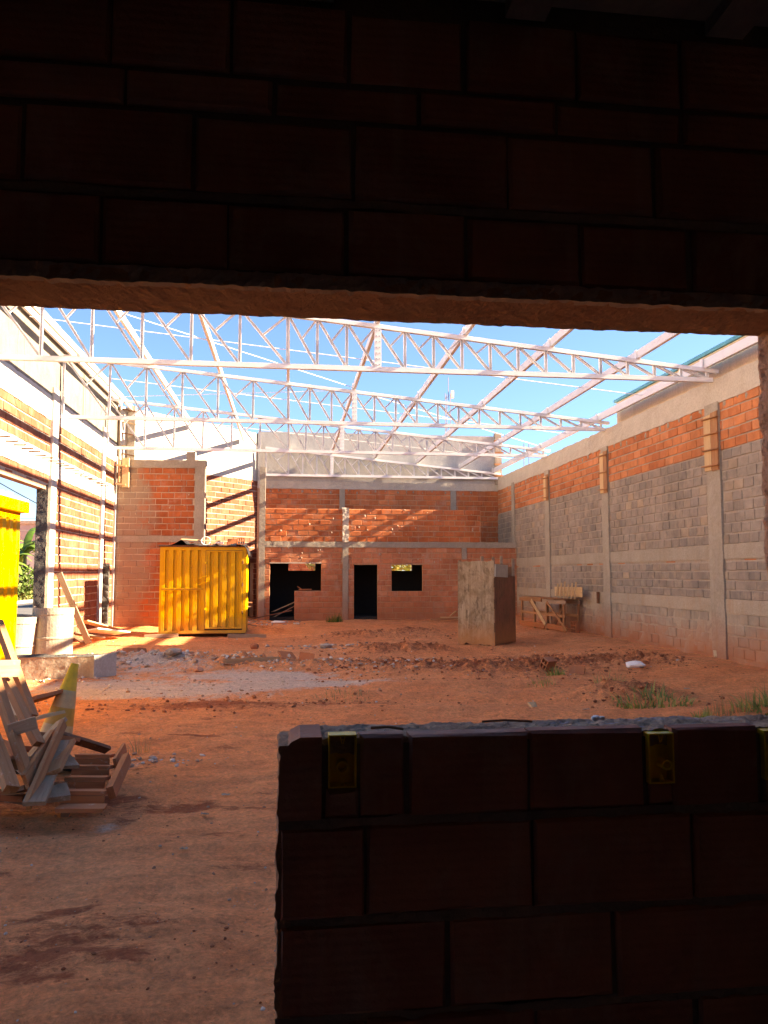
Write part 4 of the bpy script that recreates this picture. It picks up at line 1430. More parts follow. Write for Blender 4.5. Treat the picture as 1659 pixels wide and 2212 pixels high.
for k in range(7):
    y = 10.6 + k * .22
    mb2 = MB()
    bm = bmesh.new()
    bmesh.ops.create_icosphere(bm, subdivisions=1, radius=rnd.uniform(.04, .09))
    for v in bm.verts:
        v.co *= rnd.uniform(.7, 1.2)
        v.co.z *= .6
        v.co += Vector((-4.1 - rnd.uniform(0, .1), y, 2.87))
    mb2.add([tuple(v.co) for v in bm.verts], [tuple(w.index for w in f.verts) for f in bm.faces])
    bm.free()
    mb.add(mb2.v, mb2.f)
o = mb.build('mortar_rubble', 'plaster')
tag(o, 'white mortar rubble left on the roof of the bright yellow container', 'rubble', kind='stuff')


# ------------------------------------------------------------------ drums, sill beam, cone on the left
def pipe(loc, r, h, tilt, rz, label):
    e = empty('concrete_pipe', loc)
    e.rotation_euler = (tilt, 0, rz)
    tag(e, label, 'pipe', 'concrete pipe rings by the gateway')
    prof = [(r - .05, 0), (r, 0), (r, .02), (r, h * .42), (r + .012, h * .44), (r + .012, h * .46), (r, h * .48), (r, h * .86), (r + .01, h * .88), (r + .01, h), (r - .045, h), (r - .05, 0)]
    MB().lathe(prof, 40).build('ring', 'pipe', e)
    return e


pipe((-4.38, 15.2, GZ(-4.38, 15.2) + .0), .345, 1.02, R_(-3), R_(15), 'pale concrete pipe ring standing tilted beside the gateway')
pipe((-5.0, 15.0, GZ(-5.0, 15.0) - .02), .34, .95, R_(4), 1.2, 'shaded concrete pipe ring next to the yellow container')
e = empty('concrete_sill', (-4.6, 13.2, 0))
tag(e, 'low concrete beam with rough top lying in front of the pipe rings', 'concrete beam')
rough_grid('front_face', 'pipe', (-1.6, 0, -.05), (3.05, 0, 0), (0, 0, .40), 60, 8, (0, -1, 0), .012, 5, 111, .0, e)
rough_grid('top_face', 'bitumen', (-1.6, .0, .35), (3.05, 0, 0), (0.25, .5, .0), 60, 10, (0, 0, 1), .03, 8, 112, .0, e)
rough_grid('end_face', 'concrete_pale', (1.45, 0, -.05), (.25, .5, 0), (0, 0, .42), 10, 8, (1, -.5, 0), .01, 5, 113, .0, e)

cn = empty('traffic_cone', (-2.02, 7.15, GZ(-2, 7.15) + .05))
cn.rotation_euler = (R_(-4), R_(13), .3)
cn.scale = (1.12, 1.12, 1.06)
cn.location.x -= .05
tag(cn, 'leaning yellow traffic cone with bands in shaded tones behind the wood pile', 'cone')
rz_ = lambda z: .155 - .125 * z / .80
b0 = 0.03


def cone_band(name, z0, z1, mat, pr=0.0):
    MB().lathe([(rz_(z0) + pr, z0 + b0), (rz_(z1) + pr, z1 + b0)], 32).build(name, mat, cn, smooth=True)


M['cone_yellow'] = mat_plain('cone_yellow', (0.66, 0.33, 0.012), 0.6, 0, .22, 9)
M['cone_shade'] = mat_plain('cone_band_shade', (0.50, 0.35, 0.17), 0.6, 0, .2, 9)  # band tones carry the shading of the cone's right side
M['cone_dull'] = mat_plain('cone_band_dull', (0.50, 0.27, 0.05), 0.6, 0, .15, 9)
MB().lathe([(rz_(0), b0), (rz_(.8), .8 + b0), (rz_(.8) - .008, .8 + b0), (rz_(.8) - .008, .6)], 32).build('cone_body', 'cone_yellow', cn, smooth=True)
cone_band('shaded_band', .12, .30, 'cone_shade', .0025)
cone_band('shaded_band', .30, .44, 'cone_dull', .0025)
cone_band('shaded_band', .44, .58, 'cone_shade', .0025)
MB().box(-.2, .2, -.2, .2, 0, .03).build('base', 'black', cn, bevel=.01)

# ------------------------------------------------------------------ wood pile, left foreground
e = empty('ladder_frame', (-1.95, 5.8, .4))
tag(e, 'rough ladder-like frame of three posts and cleats leaning on the wood pile', 'timber frame')
plank('post', (-2.13, 5.93, 1.02), (-1.73, 5.53, .36), .075, .05, 'wood', None, parent=e, roll=.5)
plank('post', (-2.20, 6.26, 1.02), (-1.745, 5.8, .50), .08, .05, 'wood', None, parent=e, roll=.4)
plank('post', (-2.31, 6.52, 1.33), (-1.90, 6.16, .63), .075, .045, 'wood', None, parent=e, roll=.4)
plank('cleat', (-2.22, 6.02, 1.005), (-2.0, 6.13, .995), .05, .12, 'wood_pale', None, parent=e)
plank('cleat', (-1.905, 5.66, .625), (-1.735, 5.70, .672), .035, .085, 'wood_grey', None, parent=e)
PB = [
    ((-2.02, 5.66, .62), (-1.745, 5.28, .33), .10, .05, 'wood', .4, 'thick brown board at the lower left corner of the wood pile'),
    ((-1.795, 5.72, .41), (-1.745, 6.35, .56), .09, .03, 'wood_grey', .5, 'weathered grey board sloping up towards the traffic cone'),
    ((-1.715, 5.45, .33), (-1.70, 6.02, .51), .03, .11, 'wood', .25, 'brown board standing on edge in the middle of the wood pile'),
    ((-1.650, 5.30, .22), (-1.648, 6.05, .60), .028, .075, 'wood', .15, 'long narrow stick standing on edge at the front of the wood pile'),
    ((-1.605, 5.28, .235), (-1.70, 6.15, .44), .14, .03, 'wood_grey', 0., 'pale grey wide board sliding off the front of the wood pile'),
    ((-1.60, 5.62, .34), (-1.665, 6.22, .42), .13, .03, 'wood', .35, 'wide brown board leaning against the stepped slat frame'),
    ((-1.775, 6.30, .47), (-1.475, 6.72, .25), .07, .03, 'wood_dark', .7, 'dark reddish board behind the stepped slat frame'),
    ((-2.20, 6.85, .63), (-2.05, 7.35, .63), .28, .03, 'wood_red', .35, 'wide red-brown board lying flat behind the ladder frame'),
    ((-2.14, 6.70, .50), (-1.95, 6.95, .52), .22, .025, 'wood_pale', .2, 'short pale board under the wide red-brown board'),
    ((-2.42, 6.95, .66), (-2.17, 6.65, .54), .10, .04, 'wood_pale', .2, 'short pale offcut behind the ladder frame posts'),
    ((-2.3, 6.3, .40), (-1.8, 6.5, .30), .14, .03, 'wood_red', .3, 'red board low in the wood pile below the posts'),
    ((-2.35, 5.9, .30), (-1.75, 6.2, .22), .16, .03, 'wood_dark', .1, 'dark board at the bottom of the wood pile'),
    ((-2.2, 5.5, .22), (-1.7, 5.75, .16), .14, .04, 'wood_dark', .2, 'dark plank on the ground under the wood pile'),
    ((-1.95, 5.95, .38), (-1.65, 5.6, .28), .12, .03, 'wood_grey', .1, 'grey offcut under the leaning boards'),
    ((-2.05, 6.1, .45), (-1.85, 5.75, .38), .13, .03, 'wood_red', .5, 'short red offcut between the ladder posts'),
    ((-1.62, 5.75, .22), (-1.52, 5.50, .20), .16, .035, 'wood_grey', .0, 'small grey block under the wide brown board'),
    ((-1.70, 6.2, .33), (-1.56, 5.95, .30), .12, .025, 'wood_grey', .1, 'pale grey offcut in the gap of the wood pile'),
    ((-2.5, 6.6, .25), (-1.7, 6.9, .12), .2, .03, 'wood_dark', .0, 'dark board on the ground behind the wood pile'),
    ((-2.45, 6.2, .55), (-2.0, 6.0, .30), .13, .03, 'wood_red', .6, 'red-brown board tilted behind the first ladder post'),
    ((-2.30, 5.7, .42), (-1.85, 5.95, .30), .11, .03, 'wood_red', .3, 'red-brown board jammed under the ladder frame'),
    ((-2.40, 6.5, .80), (-2.05, 6.35, .52), .09, .03, 'wood', .5, 'brown board end showing between the upper posts'),
    ((-2.15, 5.35, .30), (-1.80, 5.6, .18), .12, .035, 'wood_red', .2, 'short red-brown board at the foot of the wood pile'),
    ((-1.98, 5.5, .45), (-1.70, 5.85, .36), .10, .028, 'wood_grey', .9, 'weathered offcut wedged between the leaning boards'),
    ((-1.90, 6.15, .50), (-1.62, 6.35, .40), .10, .03, 'wood_red', .4, 'short red-brown board in front of the traffic cone'),
    ((-2.5, 5.9, .20), (-1.75, 5.85, .10), .20, .04, 'wood_dark', .1, 'wide dark plank flat on the earth under the pile'),
    ((-1.80, 5.55, .26), (-1.60, 5.85, .20), .14, .03, 'wood_dark', .3, 'dark offcut in the shade under the long stick'),
]
for k, (p, q, w, h, mt, rl, lab) in enumerate(PB):
    plank('board', p, q, w, h, mt, lab, 'board', roll=rl, bend=rnd.uniform(-.006, .006))
sf = empty('slat_frame', (-1.45, 6.1, .1))
tag(sf, 'red-brown stepped frame of five slats between rails at the front of the pile', 'slat frame')
for k, (a, b, z) in enumerate((((-1.717, 6.75), (-1.44, 6.75), .205), ((-1.665, 6.45), (-1.378, 6.45), .185), ((-1.625, 6.12), (-1.34, 6.12), .182), ((-1.585, 5.76), (-1.255, 5.76), .178), ((-1.51, 5.47), (-1.205, 5.47), .150))):
    plank('slat', (a[0], a[1], z), (b[0], b[1], z - .01), .20 if k < 4 else .14, .025, 'wood_red', None, roll=.18 if k < 4 else 0.05, parent=sf)
    if k < 4:
        plank('riser', (a[0] + .005, a[1] - .10, z - .035), (b[0], b[1] - .10, z - .045), .022, .075, 'wood_red', None, parent=sf)
plank('rail', (-1.225, 5.72, .17), (-1.30, 6.62, .20), .05, .085, 'wood_red', None, parent=sf, roll=.3)
plank('rail', (-1.365, 6.50, .18), (-1.385, 6.95, .205), .025, .10, 'wood_red', None, parent=sf, roll=.2)
plank('rail', (-1.50, 5.60, .09), (-1.69, 6.80, .12), .05, .08, 'wood_dark', None, parent=sf)
# boards by the left wall
plank('leaning_board', (-5.18, 18.25, 1.72), (-4.55, 18.5, .12), .16, .03, 'wood_grey', 'long grey board leaning on the left wall beside the gateway', 'board', roll=.8)
for k, (p, q, w, mt, lab) in enumerate((
        ((-4.9, 20.0, .32), (-4.3, 20.9, .16), .55, 'white', 'pale sheet lying on the heap at the foot of the left wall'),
        ((-5.1, 19.2, .30), (-4.5, 19.6, .14), .35, 'wood_grey', 'grey board on the heap below the leaning board'),
        ((-5.2, 20.6, .5), (-4.6, 21.6, .2), .25, 'wood_pale', 'pale board on the heap at the foot of the left wall'),
        ((-5.0, 21.2, .28), (-4.45, 22.0, .15), .12, 'white', 'white strip on the heap near the dark stub'),
        ((-5.15, 18.9, .35), (-4.7, 18.7, .10), .22, 'wood_dark', 'dark board in the shadow of the leaning board'))):
    plank('scrap_board', p, q, w, .03, mt, lab, 'board', roll=.15)

# ------------------------------------------------------------------ plywood booth
bo = empty('plywood_booth', (4.80, 17.78, GZ(4.8, 17.8) - .03), R_(0))
tag(bo, 'weathered plywood booth with brown side panel standing in the yard', 'booth')
th = R_(140)
dl = Vector((math.cos(th), math.sin(th), 0))          # left face direction
dr_ = Vector((math.cos(th - math.pi / 2), math.sin(th - math.pi / 2), 0))


def face_sheet(name, mat, d, L, z0, z1, out, nu, nv, ragged, off=0.0):
    vs, fs = [], []
    for j in range(nv + 1):
        for i in range(nu + 1):
            a, b = i / nu, j / nv
            z = z0 + (z1 - z0) * b
            if j == 0:
                z += abs(float(fbm(a * 9, 1.5, 121, 4, .6))) * ragged
            if j == nv:
                z -= abs(float(fbm(a * 6, 7.5, 122, 3, .6))) * ragged * .5
            w = float(fbm(a * 2, b * 3, 123)) * .004
            p = d * (L * a) + out * (off + w)
            vs.append((p.x, p.y, z))
    b0_ = len(vs)
    vs += [tuple(Vector(v) - out * .014) for v in vs]
    w_ = nu + 1
    for j in range(nv):
        for i in range(nu):
            q = j * w_ + i
            fs.append((q, q + w_, q + w_ + 1, q + 1))
            fs.append((q + b0_, q + 1 + b0_, q + w_ + 1 + b0_, q + w_ + b0_))
    for i in range(nu):
        fs.append((i, i + 1, i + 1 + b0_, i + b0_))
        t_ = nv * w_ + i
        fs.append((t_, t_ + b0_, t_ + 1 + b0_, t_ + 1))
    for j in range(nv):
        l_, r_ = j * w_, j * w_ + nu
        fs.append((l_, l_ + b0_, l_ + w_ + b0_, l_ + w_))
        fs.append((r_, r_ + w_, r_ + w_ + b0_, r_ + b0_))
    return MB().add(vs, fs).build(name, mat, bo)


face_sheet('front_sheet', 'ply', dl, .96, .02, 2.03, -dr_, 24, 40, .12)
face_sheet('side_panel', 'door_brown', dr_, 1.22, .04, 1.66, -dl, 10, 20, .02, .01)
for p, h in ((dl * .03, 2.12), (dl * .93, 2.05), (dl * .32, 2.14), (dr_ * 1.18 + dl * .04, 2.1), (dl * .93 + dr_ * 1.18, 2.0), (dr_ * .5 + dl * .05, 2.15)):
    pp = p + dr_ * .04
    MB().box(pp.x - .03, pp.x + .03, pp.y - .03, pp.y + .03, 0, h).build('post', 'wood_grey', bo)
mb = MB()
p0, p1 = dl * .95 + dr_ * 1.22, dr_ * 1.22
mb.add([(p0.x, p0.y, 0), (p1.x, p1.y, 0), (p1.x, p1.y, 1.9), (p0.x, p0.y, 1.9)], [(0, 1, 2, 3)])
p0, p1 = dl * .95, dl * .95 + dr_ * 1.22
mb.add([(p0.x, p0.y, 0), (p1.x, p1.y, 0), (p1.x, p1.y, 1.9), (p0.x, p0.y, 1.9)], [(0, 1, 2, 3)])
mb.build('rear_sheet', 'wood_dark', bo)
mb = MB()
pa, pb = dr_ * .02 - dl * .02, dr_ * .75 - dl * .02
mb.bar((pa.x, pa.y, 1.80), (pb.x, pb.y, 1.78), .012, .30)
mb.build('grey_sheet', 'galv', bo)
for z in (.35, .9, 1.4):
    MB().bar(tuple(-dr_ * .02 - dl * .012 + Vector((0, 0, z))), tuple(-dr_ * .02 - dl * .012 + Vector((0, 0, z + .22))), .02, .02).build('hinge', 'rust', bo)
# peeling veneer scraps
for k in range(7):
    a, z = rnd.uniform(.06, .9), (.5, .78, 1.12, 1.45, 1.75)[k % 5] + rnd.uniform(-.03, .03)
    p = dl * (a * .96) - dr_ * .012
    w, h = rnd.uniform(.02, .04), rnd.uniform(.06, .13)
    q = p + dl * w
    o1 = -dr_ * rnd.uniform(.008, .02)
    MB().add([tuple(p + Vector((0, 0, z))), tuple(q + Vector((0, 0, z + .02))), tuple(q + o1 + Vector((0, 0, z - h))), tuple(p + o1 + Vector((0, 0, z - h * .8)))], [(0, 1, 2, 3)]).build('peeling_flake', 'ply', bo)

# ------------------------------------------------------------------ trestle table by the right wall
tb = empty('trestle_table', (7.2, 21.3, .15))
tag(tb, 'rough wooden trestle table against the right wall', 'table')
Tf = lambda a, c, z: Vector((6.92, 22.55, 0)).lerp(Vector((7.38, 20.05, 0)), a) + Vector((.42, .08, 0)) * c + Vector((0, 0, z))
tz = 1.0
for a in (.02, .33, .60, .97):
    for c in (0, 1):
        plank('leg', Tf(a, c, .08), Tf(a + rnd.uniform(-.02, .02), c, tz - .03), .055, .055, 'wood', None, parent=tb)
for c in (0, 1):
    plank('rail', Tf(-.02, c - .06, tz - .05), Tf(.5, c - .06, tz - .04), .025, .10, 'wood', None, parent=tb)
    plank('rail', Tf(.52, c - .06, tz - .06), Tf(1.02, c - .06, tz - .07), .025, .10, 'wood_grey', None, parent=tb)
    plank('stretcher', Tf(0, c - .06, .58), Tf(1.0, c - .06, .56), .02, .07, 'wood', None, parent=tb)
plank('lower_board', Tf(-.03, -.08, .26), Tf(.56, -.08, .24), .02, .13, 'wood_red', None, parent=tb)
plank('lower_board', Tf(.56, -.02, .25), Tf(1.0, -.02, .23), .02, .14, 'wood_red', None, parent=tb)
plank('brace', Tf(.28, -.12, tz - .06), Tf(.60, -.12, .28), .02, .11, 'wood_pale', None, parent=tb)
plank('brace', Tf(.63, -.10, tz - .08), Tf(1.04, -.10, .18), .02, .07, 'wood', None, parent=tb)
plank('brace', Tf(.05, .5, tz - .1), Tf(.45, .5, .2), .02, .09, 'wood_dark', None, parent=tb)
plank('brace', Tf(.62, .5, .3), Tf(.85, .5, tz - .1), .02, .09, 'wood_dark', None, parent=tb)
for k in range(4):
    plank('top_board', Tf(.05, .05 + k * .26, tz + .02), Tf(1.0, .05 + k * .26, tz + .02), .11, .022, 'wood', None, parent=tb)
lf = empty('batten_panel', (7.7, 20.6, 1.1))
tag(lf, 'board panel with battens standing on edge on the trestle table', 'panel')
plank('panel_board', (7.62, 21.55, 1.20), (7.66, 19.55, 1.22), .02, .26, 'wood_pale', None, parent=lf)
for k in range(6):
    y = 21.25 - k * .28
    plank('batten', (7.56, y, 1.03), (7.60, y - .02, 1.42 + .03 * (k % 3)), .035, .04, 'wood_pale', None, parent=lf)
hollow_block((7.42, 19.45, GZ(7.5, 19.5)), .35, (.14, .20, .30), 'brick_right', 'orange block standing on end by the right wall near the table', nh=(2, 3))
tag(MB().box(7.80, 7.86, 18.9, 18.96, .95, 1.24).build('wall_peg', 'wood_dark'), 'small dark timber peg fixed to the right wall beyond the table', 'peg')
plank('scrap_board', (7.5, 12.95, .24), (7.72, 13.35, .30), .05, .02, 'wood_pale', 'pale stick leaning at the foot of the right wall', 'stick')

# ------------------------------------------------------------------ scrap in the middle doorway
for k, (p, q, w, h, mt, lab) in enumerate((
        ((-1.25, 25.6, .22), (.1, 25.75, .50), .16, .03, 'wood_dark', 'dark slotted board lying in front of the wide opening'),
        ((-.55, 26.6, .42), (.35, 26.9, .80), .34, .02, 'wood_pale', 'pale rolled sheet on the scrap inside the wide opening'),
        ((-.5, 26.35, .25), (.2, 26.5, .62), .10, .03, 'wood_grey', 'grey board in the scrap inside the wide opening'),
        ((-1.75, 23.2, .42), (-.95, 23.6, .28), .05, .03, 'wood_pale', 'upper pale batten sticking out behind the container'),
        ((-1.75, 23.2, .30), (-.85, 23.7, .12), .05, .03, 'wood_pale', 'middle pale batten sticking out behind the container'),
        ((-1.7, 23.3, .10), (-1.0, 23.5, .26), .05, .03, 'wood_pale', 'lower pale batten sloping up behind the container'),
        ((-1.7, 24.4, .85), (-1.15, 24.6, .80), .06, .03, 'wood_red', 'red board stacked in the dark doorway behind the container'),
        ((-1.7, 24.2, .70), (-1.15, 24.4, .68), .06, .03, 'wood_pale', 'pale board stacked in the dark doorway behind the container'),
        ((4.6, 24.9, .22), (6.8, 24.6, .26), .20, .05, 'wood', 'long boards stacked flat along the foot of the brick front'),
        ((4.9, 24.8, .29), (6.6, 24.6, .31), .16, .03, 'wood_pale', 'pale board on top of the flat stack by the brick front'),
        ((5.2, 24.7, .34), (5.35, 24.5, .50), .06, .02, 'wood_pale', 'short stick poking up from the flat stack'),
        ((-1.15, 14.15, .14), (-.15, 14.3, .15), .05, .09, 'wood_grey', 'grey timber lying in the rubble of the yard'))):
    plank('scrap_board', p, q, w, h, mt, lab, 'board', roll=.1)
plank('sill_splinter', (.32, 26.22, 1.16), (.75, 26.25, 1.17), .10, .03, 'wood_red', 'splintered boards lying on the brick sill of the wide opening', 'board', roll=.3)
plank('sill_splinter', (.28, 26.2, 1.28), (.45, 26.22, 1.15), .05, .03, 'wood_red', 'broken red splinter tilted up on the brick sill', 'board', roll=.3)


# ------------------------------------------------------------------ rubble and debris
def stone_batch(name, mat, pts, label):
    bm = bmesh.new()
    bmesh.ops.create_icosphere(bm, subdivisions=1, radius=1)
    bv = np.array([v.co[:] for v in bm.verts])
    bf = [tuple(w.index for w in f.verts) for f in bm.faces]
    bm.free()
    # 12-vert base is enough for small ones
    V, Fc = [], []
    R = np.random.RandomState(3)
    for x, y, r in pts:
        s = bv * (0.75 + .5 * R.rand(len(bv), 1)) * np.array([R.uniform(.7, 1.4), R.uniform(.7, 1.4), R.uniform(.45, .9)]) * r
        a = R.uniform(0, 6.28)
        ca_, sa_ = math.cos(a), math.sin(a)
        s = np.stack([s[:, 0] * ca_ - s[:, 1] * sa_, s[:, 0] * sa_ + s[:, 1] * ca_, s[:, 2]], 1)
        s += np.array([x, y, GZ(x, y) + r * .25])
        b = len(V)
        V += s.tolist()
        Fc += [tuple(i + b for i in f) for f in bf]
    o = MB().add(V, Fc).build(name, mat)
    tag(o, label, name.replace('_', ' '), kind='stuff')
    return o


R = np.random.RandomState(8)
pts = []
for cx, cy, sx, sy, n, r0, r1 in ((-2.1, 15.2, .9, .45, 260, .012, .06), (-.9, 14.7, .8, .4, 200, .012, .055), (.2, 14.4, .9, .4, 170, .01, .05), (-3.3, 15.9, .6, .35, 130, .015, .07), (.8, 17.9, .5, .3, 70, .015, .06),
                                  (-1.28, 7.25, .22, .12, 60, .008, .03), (-1.3, 12.0, 1.8, .7, 220, .006, .03), (-3.4, 13.0, .5, .2, 50, .01, .045), (1.5, 13.9, 1.2, .4, 110, .01, .04), (-.3, 24.6, .5, .4, 60, .02, .06), (4, 13.7, 2, .5, 70, .01, .035), (-.6, 4.0, .5, .25, 60, .002, .008)):
    for _ in range(n):
        pts.append((cx + R.normal() * sx, cy + R.normal() * sy, r0 + (r1 - r0) * R.rand() ** 2.6))
for _ in range(520):
    y = 2.4 + 18 * R.rand() ** 1.4
    pts.append((R.uniform(-.36, .42) * y, y, R.uniform(.0025, .008) * (1 + y * .1)))
pts = [p for p in pts if -5.2 < p[0] < 7.6 and p[1] > 2.25]
stone_batch('rubble', 'rubble', pts, 'grey and pink broken rubble scattered over the yard')
pts = []
for _ in range(3400):
    x, y = R.uniform(.4, 7.3), 13.9 + R.normal() * .8
    pts.append((x, y + .35 * math.sin(x * 1.3) * 0.8, .005 + .03 * R.rand() ** 5))
for cx, cy, sx, sy, n in ((2.2, 17.2, .8, .4, 400), (2.4, 20.6, 1.2, .6, 300), (4.75, 10.3, .5, .35, 250), (-1.5, 10.4, 1.4, .4, 220), (.4, 10.3, 1.5, .4, 220), (-.95, 3.75, .6, .25, 260), (-1.5, 5.6, .5, .3, 90)):
    for _ in range(n):
        k = .35 if cy < 6 else 1
        pts.append((cx + R.normal() * sx, cy + R.normal() * sy, (.005 + .028 * R.rand() ** 4) * k))
pts = [p for p in pts if -5.2 < p[0] < 7.7 and p[1] > 2.25]
stone_batch('soil_clods', 'clods', pts, 'dark red clods of turned soil across the yard')


def lump(name, x, y, r, mat, label, sq=(1, 1, .6), cat='stone', sub=2):
    bm = bmesh.new()
    bmesh.ops.create_icosphere(bm, subdivisions=sub, radius=r)
    for v in bm.verts:
        v.co *= 1 + .35 * float(fbm(v.co.x / r * 1.7 + x * 9, v.co.y / r * 1.7 + v.co.z / r * 2, 7))
        v.co = Vector((v.co.x * sq[0], v.co.y * sq[1], v.co.z * sq[2]))
    me = bpy.data.meshes.new(name)
    bm.to_mesh(me)
    bm.free()
    me.materials.append(M[mat])
    o = link(name, me, None, (x, y, GZ(x, y) + r * sq[2] * .55), (0, 0, x))
    return tag(o, label, cat)


lump('stone', -1.55, 13.75, .10, 'rubble', 'smooth pale stone at the front of the rubble', (1.2, 1, .6))
lump('stone', .30, 3.62, .028, 'rubble', 'small pale stone on the bare earth near the low wall', (1.3, .9, .8))
lump('stone', .15, 3.9, .013, 'clods', 'tiny dark pebble beside the small pale stone', (1, 1, .8))
lump('plastic_bag', 6.05, 13.05, .13, 'white', 'crumpled white plastic bag on the turned soil', (1.3, .7, .55), 'bag')
lump('stone', -.75, 17.6, .10, 'clods', 'dark lump on top of the middle rubble', (1, 1, .8))
lump('mortar_lump', -2.15, 15.0, .15, 'lumpy', 'grey mortar lump on the rubble in front of the container', (1.4, 1, .5), 'mortar lump')
lump('mortar_lump', .85, 17.85, .13, 'lumpy', 'pale mortar lump on the small rubble heap before the doorway', (1.3, 1, .5), 'mortar lump')
lump('white_rag', -.35, 24.75, .16, 'white', 'white rag on the earth before the wide opening', (1.5, .8, .3), 'rag')
hollow_block((4.35, 12.9, GZ(4.4, 13) + .02), .5, (.22, .14, .19), 'brick_low', 'brown block lying tilted on the soil ridge', tilt=.5, nh=(2, 2))
hollow_block((4.72, 12.75, GZ(4.7, 12.8) + .0), -.5, (.26, .12, .16), 'brick_low', 'second brown block sunk beside the tilted one', tilt=-.5, nh=(2, 2))
for k, (x, y, w, h, rz, tl, mt, lab) in enumerate(((.02, 14.45, .30, .22, .5, 1.1, 'brick_right', 'orange broken tile standing in the rubble'), (.32, 14.4, .28, .16, -.2, .35, 'brick_low', 'brown broken tile beside the orange one'),
                                                (-3.3, 16.9, .35, .18, .2, .5, 'brick_right', 'orange brick scrap in the sunlit rubble by the left wall'), (-2.9, 16.1, .22, .15, .9, .4, 'brick_right', 'orange brick scrap at the right end of the sunlit rubble'),
                                                (3.2, 9.9, .12, .10, .4, .9, 'wood_pale', 'pale triangular scrap on the bare soil'))):
    o = MB().box(-w / 2, w / 2, -.015, .015, 0, h).build('tile_fragment', mt, None, jitter=.012)
    o.location = (x, y, GZ(x, y) - .01)
    o.rotation_euler = (-tl, .1, rz)
    tag(o, lab, 'tile fragment')
for k, (x, y, s_, lab) in enumerate(((-.47, 6.2, .06, 'white paper scrap on the earth right of the slat frame'), (-.57, 5.65, .05, 'small white paper scrap below the first one'), (-.62, 4.95, .045, 'thin white paper scrap on the bare earth'),
                                  (5.9, 11.0, .07, 'pale scrap on the earth near the grass'), (3.7, 9.4, .08, 'pale crumpled scrap in the middle of the bare soil'))):
    mb = MB()
    q = 4
    vs = [(x + (i / q - .5) * s_ * 1.1, y + (j / q - .5) * s_ * .6, GZ(x, y) + .012 + rnd.uniform(0, .014)) for j in range(q + 1) for i in range(q + 1)]
    fs = [(j * 5 + i, j * 5 + i + 1, j * 5 + i + 6, j * 5 + i + 5) for j in range(q) for i in range(q)]
    tag(mb.add(vs, fs).build('paper_scrap', 'pipe'), lab, 'scrap')


# ------------------------------------------------------------------ grass tufts
def tuft(x, y, n, h, spread, mat, label, lean=1.0, w=.013):
    r = random.Random(int(x * 100) + int(y * 37))
    mb = MB()
    for _ in range(n):
        a = r.uniform(0, 6.28)
        rr = spread * math.sqrt(r.random())
        bx, by = rr * math.cos(a), rr * math.sin(a) * .7
        bz = GZ(x + bx, y + by) - GZ(x, y) - .01
        a2 = a + r.gauss(0, .8)
        L = h * r.uniform(.3, 1.35) * (1.1 - .5 * rr / spread)
        ln = lean * r.uniform(.2, 1.1) * (.5 + .9 * rr / spread)
        dx, dy = math.cos(a2) * ln, math.sin(a2) * ln
        sx, sy = -math.sin(a2), math.cos(a2)
        vs = []
        for i in range(4):
            t = i / 3
            px, py, pz = bx + dx * L * t * t, by + dy * L * t * t, bz + L * (t - .35 * ln * t * t)
            ww = w * (1 - t * .92) * r.uniform(.8, 1.2)
            vs += [(px - sx * ww, py - sy * ww, pz), (px + sx * ww, py + sy * ww, pz)]
        mb.add(vs, [(0, 1, 3, 2), (2, 3, 5, 4), (4, 5, 7, 6)])
    o = mb.build('grass_tuft', mat)
    o.location = (x, y, GZ(x, y))
    tag(o, label, 'grass tuft', 'grass tufts on the bare soil', 'stuff' if 'low dry' in label else None)


tuft(4.75, 9.75, 120, .24, .55, 'grass', 'large spreading grass tuft left of the right-hand grass')
tuft(4.45, 9.6, 40, .14, .16, 'grass', 'dense low grass at the left of the large tuft')
tuft(5.75, 8.75, 150, .28, .50, 'grass', 'thick green grass tuft at the right edge behind the low wall')
tuft(4.68, 8.35, 90, .18, .13, 'grass', 'small bright grass tuft just above the low wall', .4)
tuft(5.1, 8.6, 70, .26, .3, 'drygrass', 'dry straw-coloured grass between the two green tufts', .5, .005)
tuft(4.85, 11.3, 90, .25, .30, 'grass', 'thin grass tuft beside the soil ridge', .7, .006)
tuft(4.45, 12.6, 50, .2, .15, 'grass', 'little grass tuft in front of the tilted blocks')
tuft(3.9, 11.6, 40, .2, .25, 'grass', 'sparse grass left of the tilted blocks', .6, .005)
tuft(1.47, 25.2, 160, .34, .28, 'bushleaf', 'dark green weed at the foot of the brick column', .5, .010)
tuft(.75, 10.7, 110, .14, .42, 'drygrass', 'low dry grass in the middle of the yard', .9, .005)
tuft(-1.38, 7.6, 22, .26, .10, 'drygrass', 'few dry blades behind the slat frame', .5, .004)
tuft(6.3, 9.6, 50, .3, .3, 'drygrass', 'dry stalks at the far right of the yard', .4, .004)


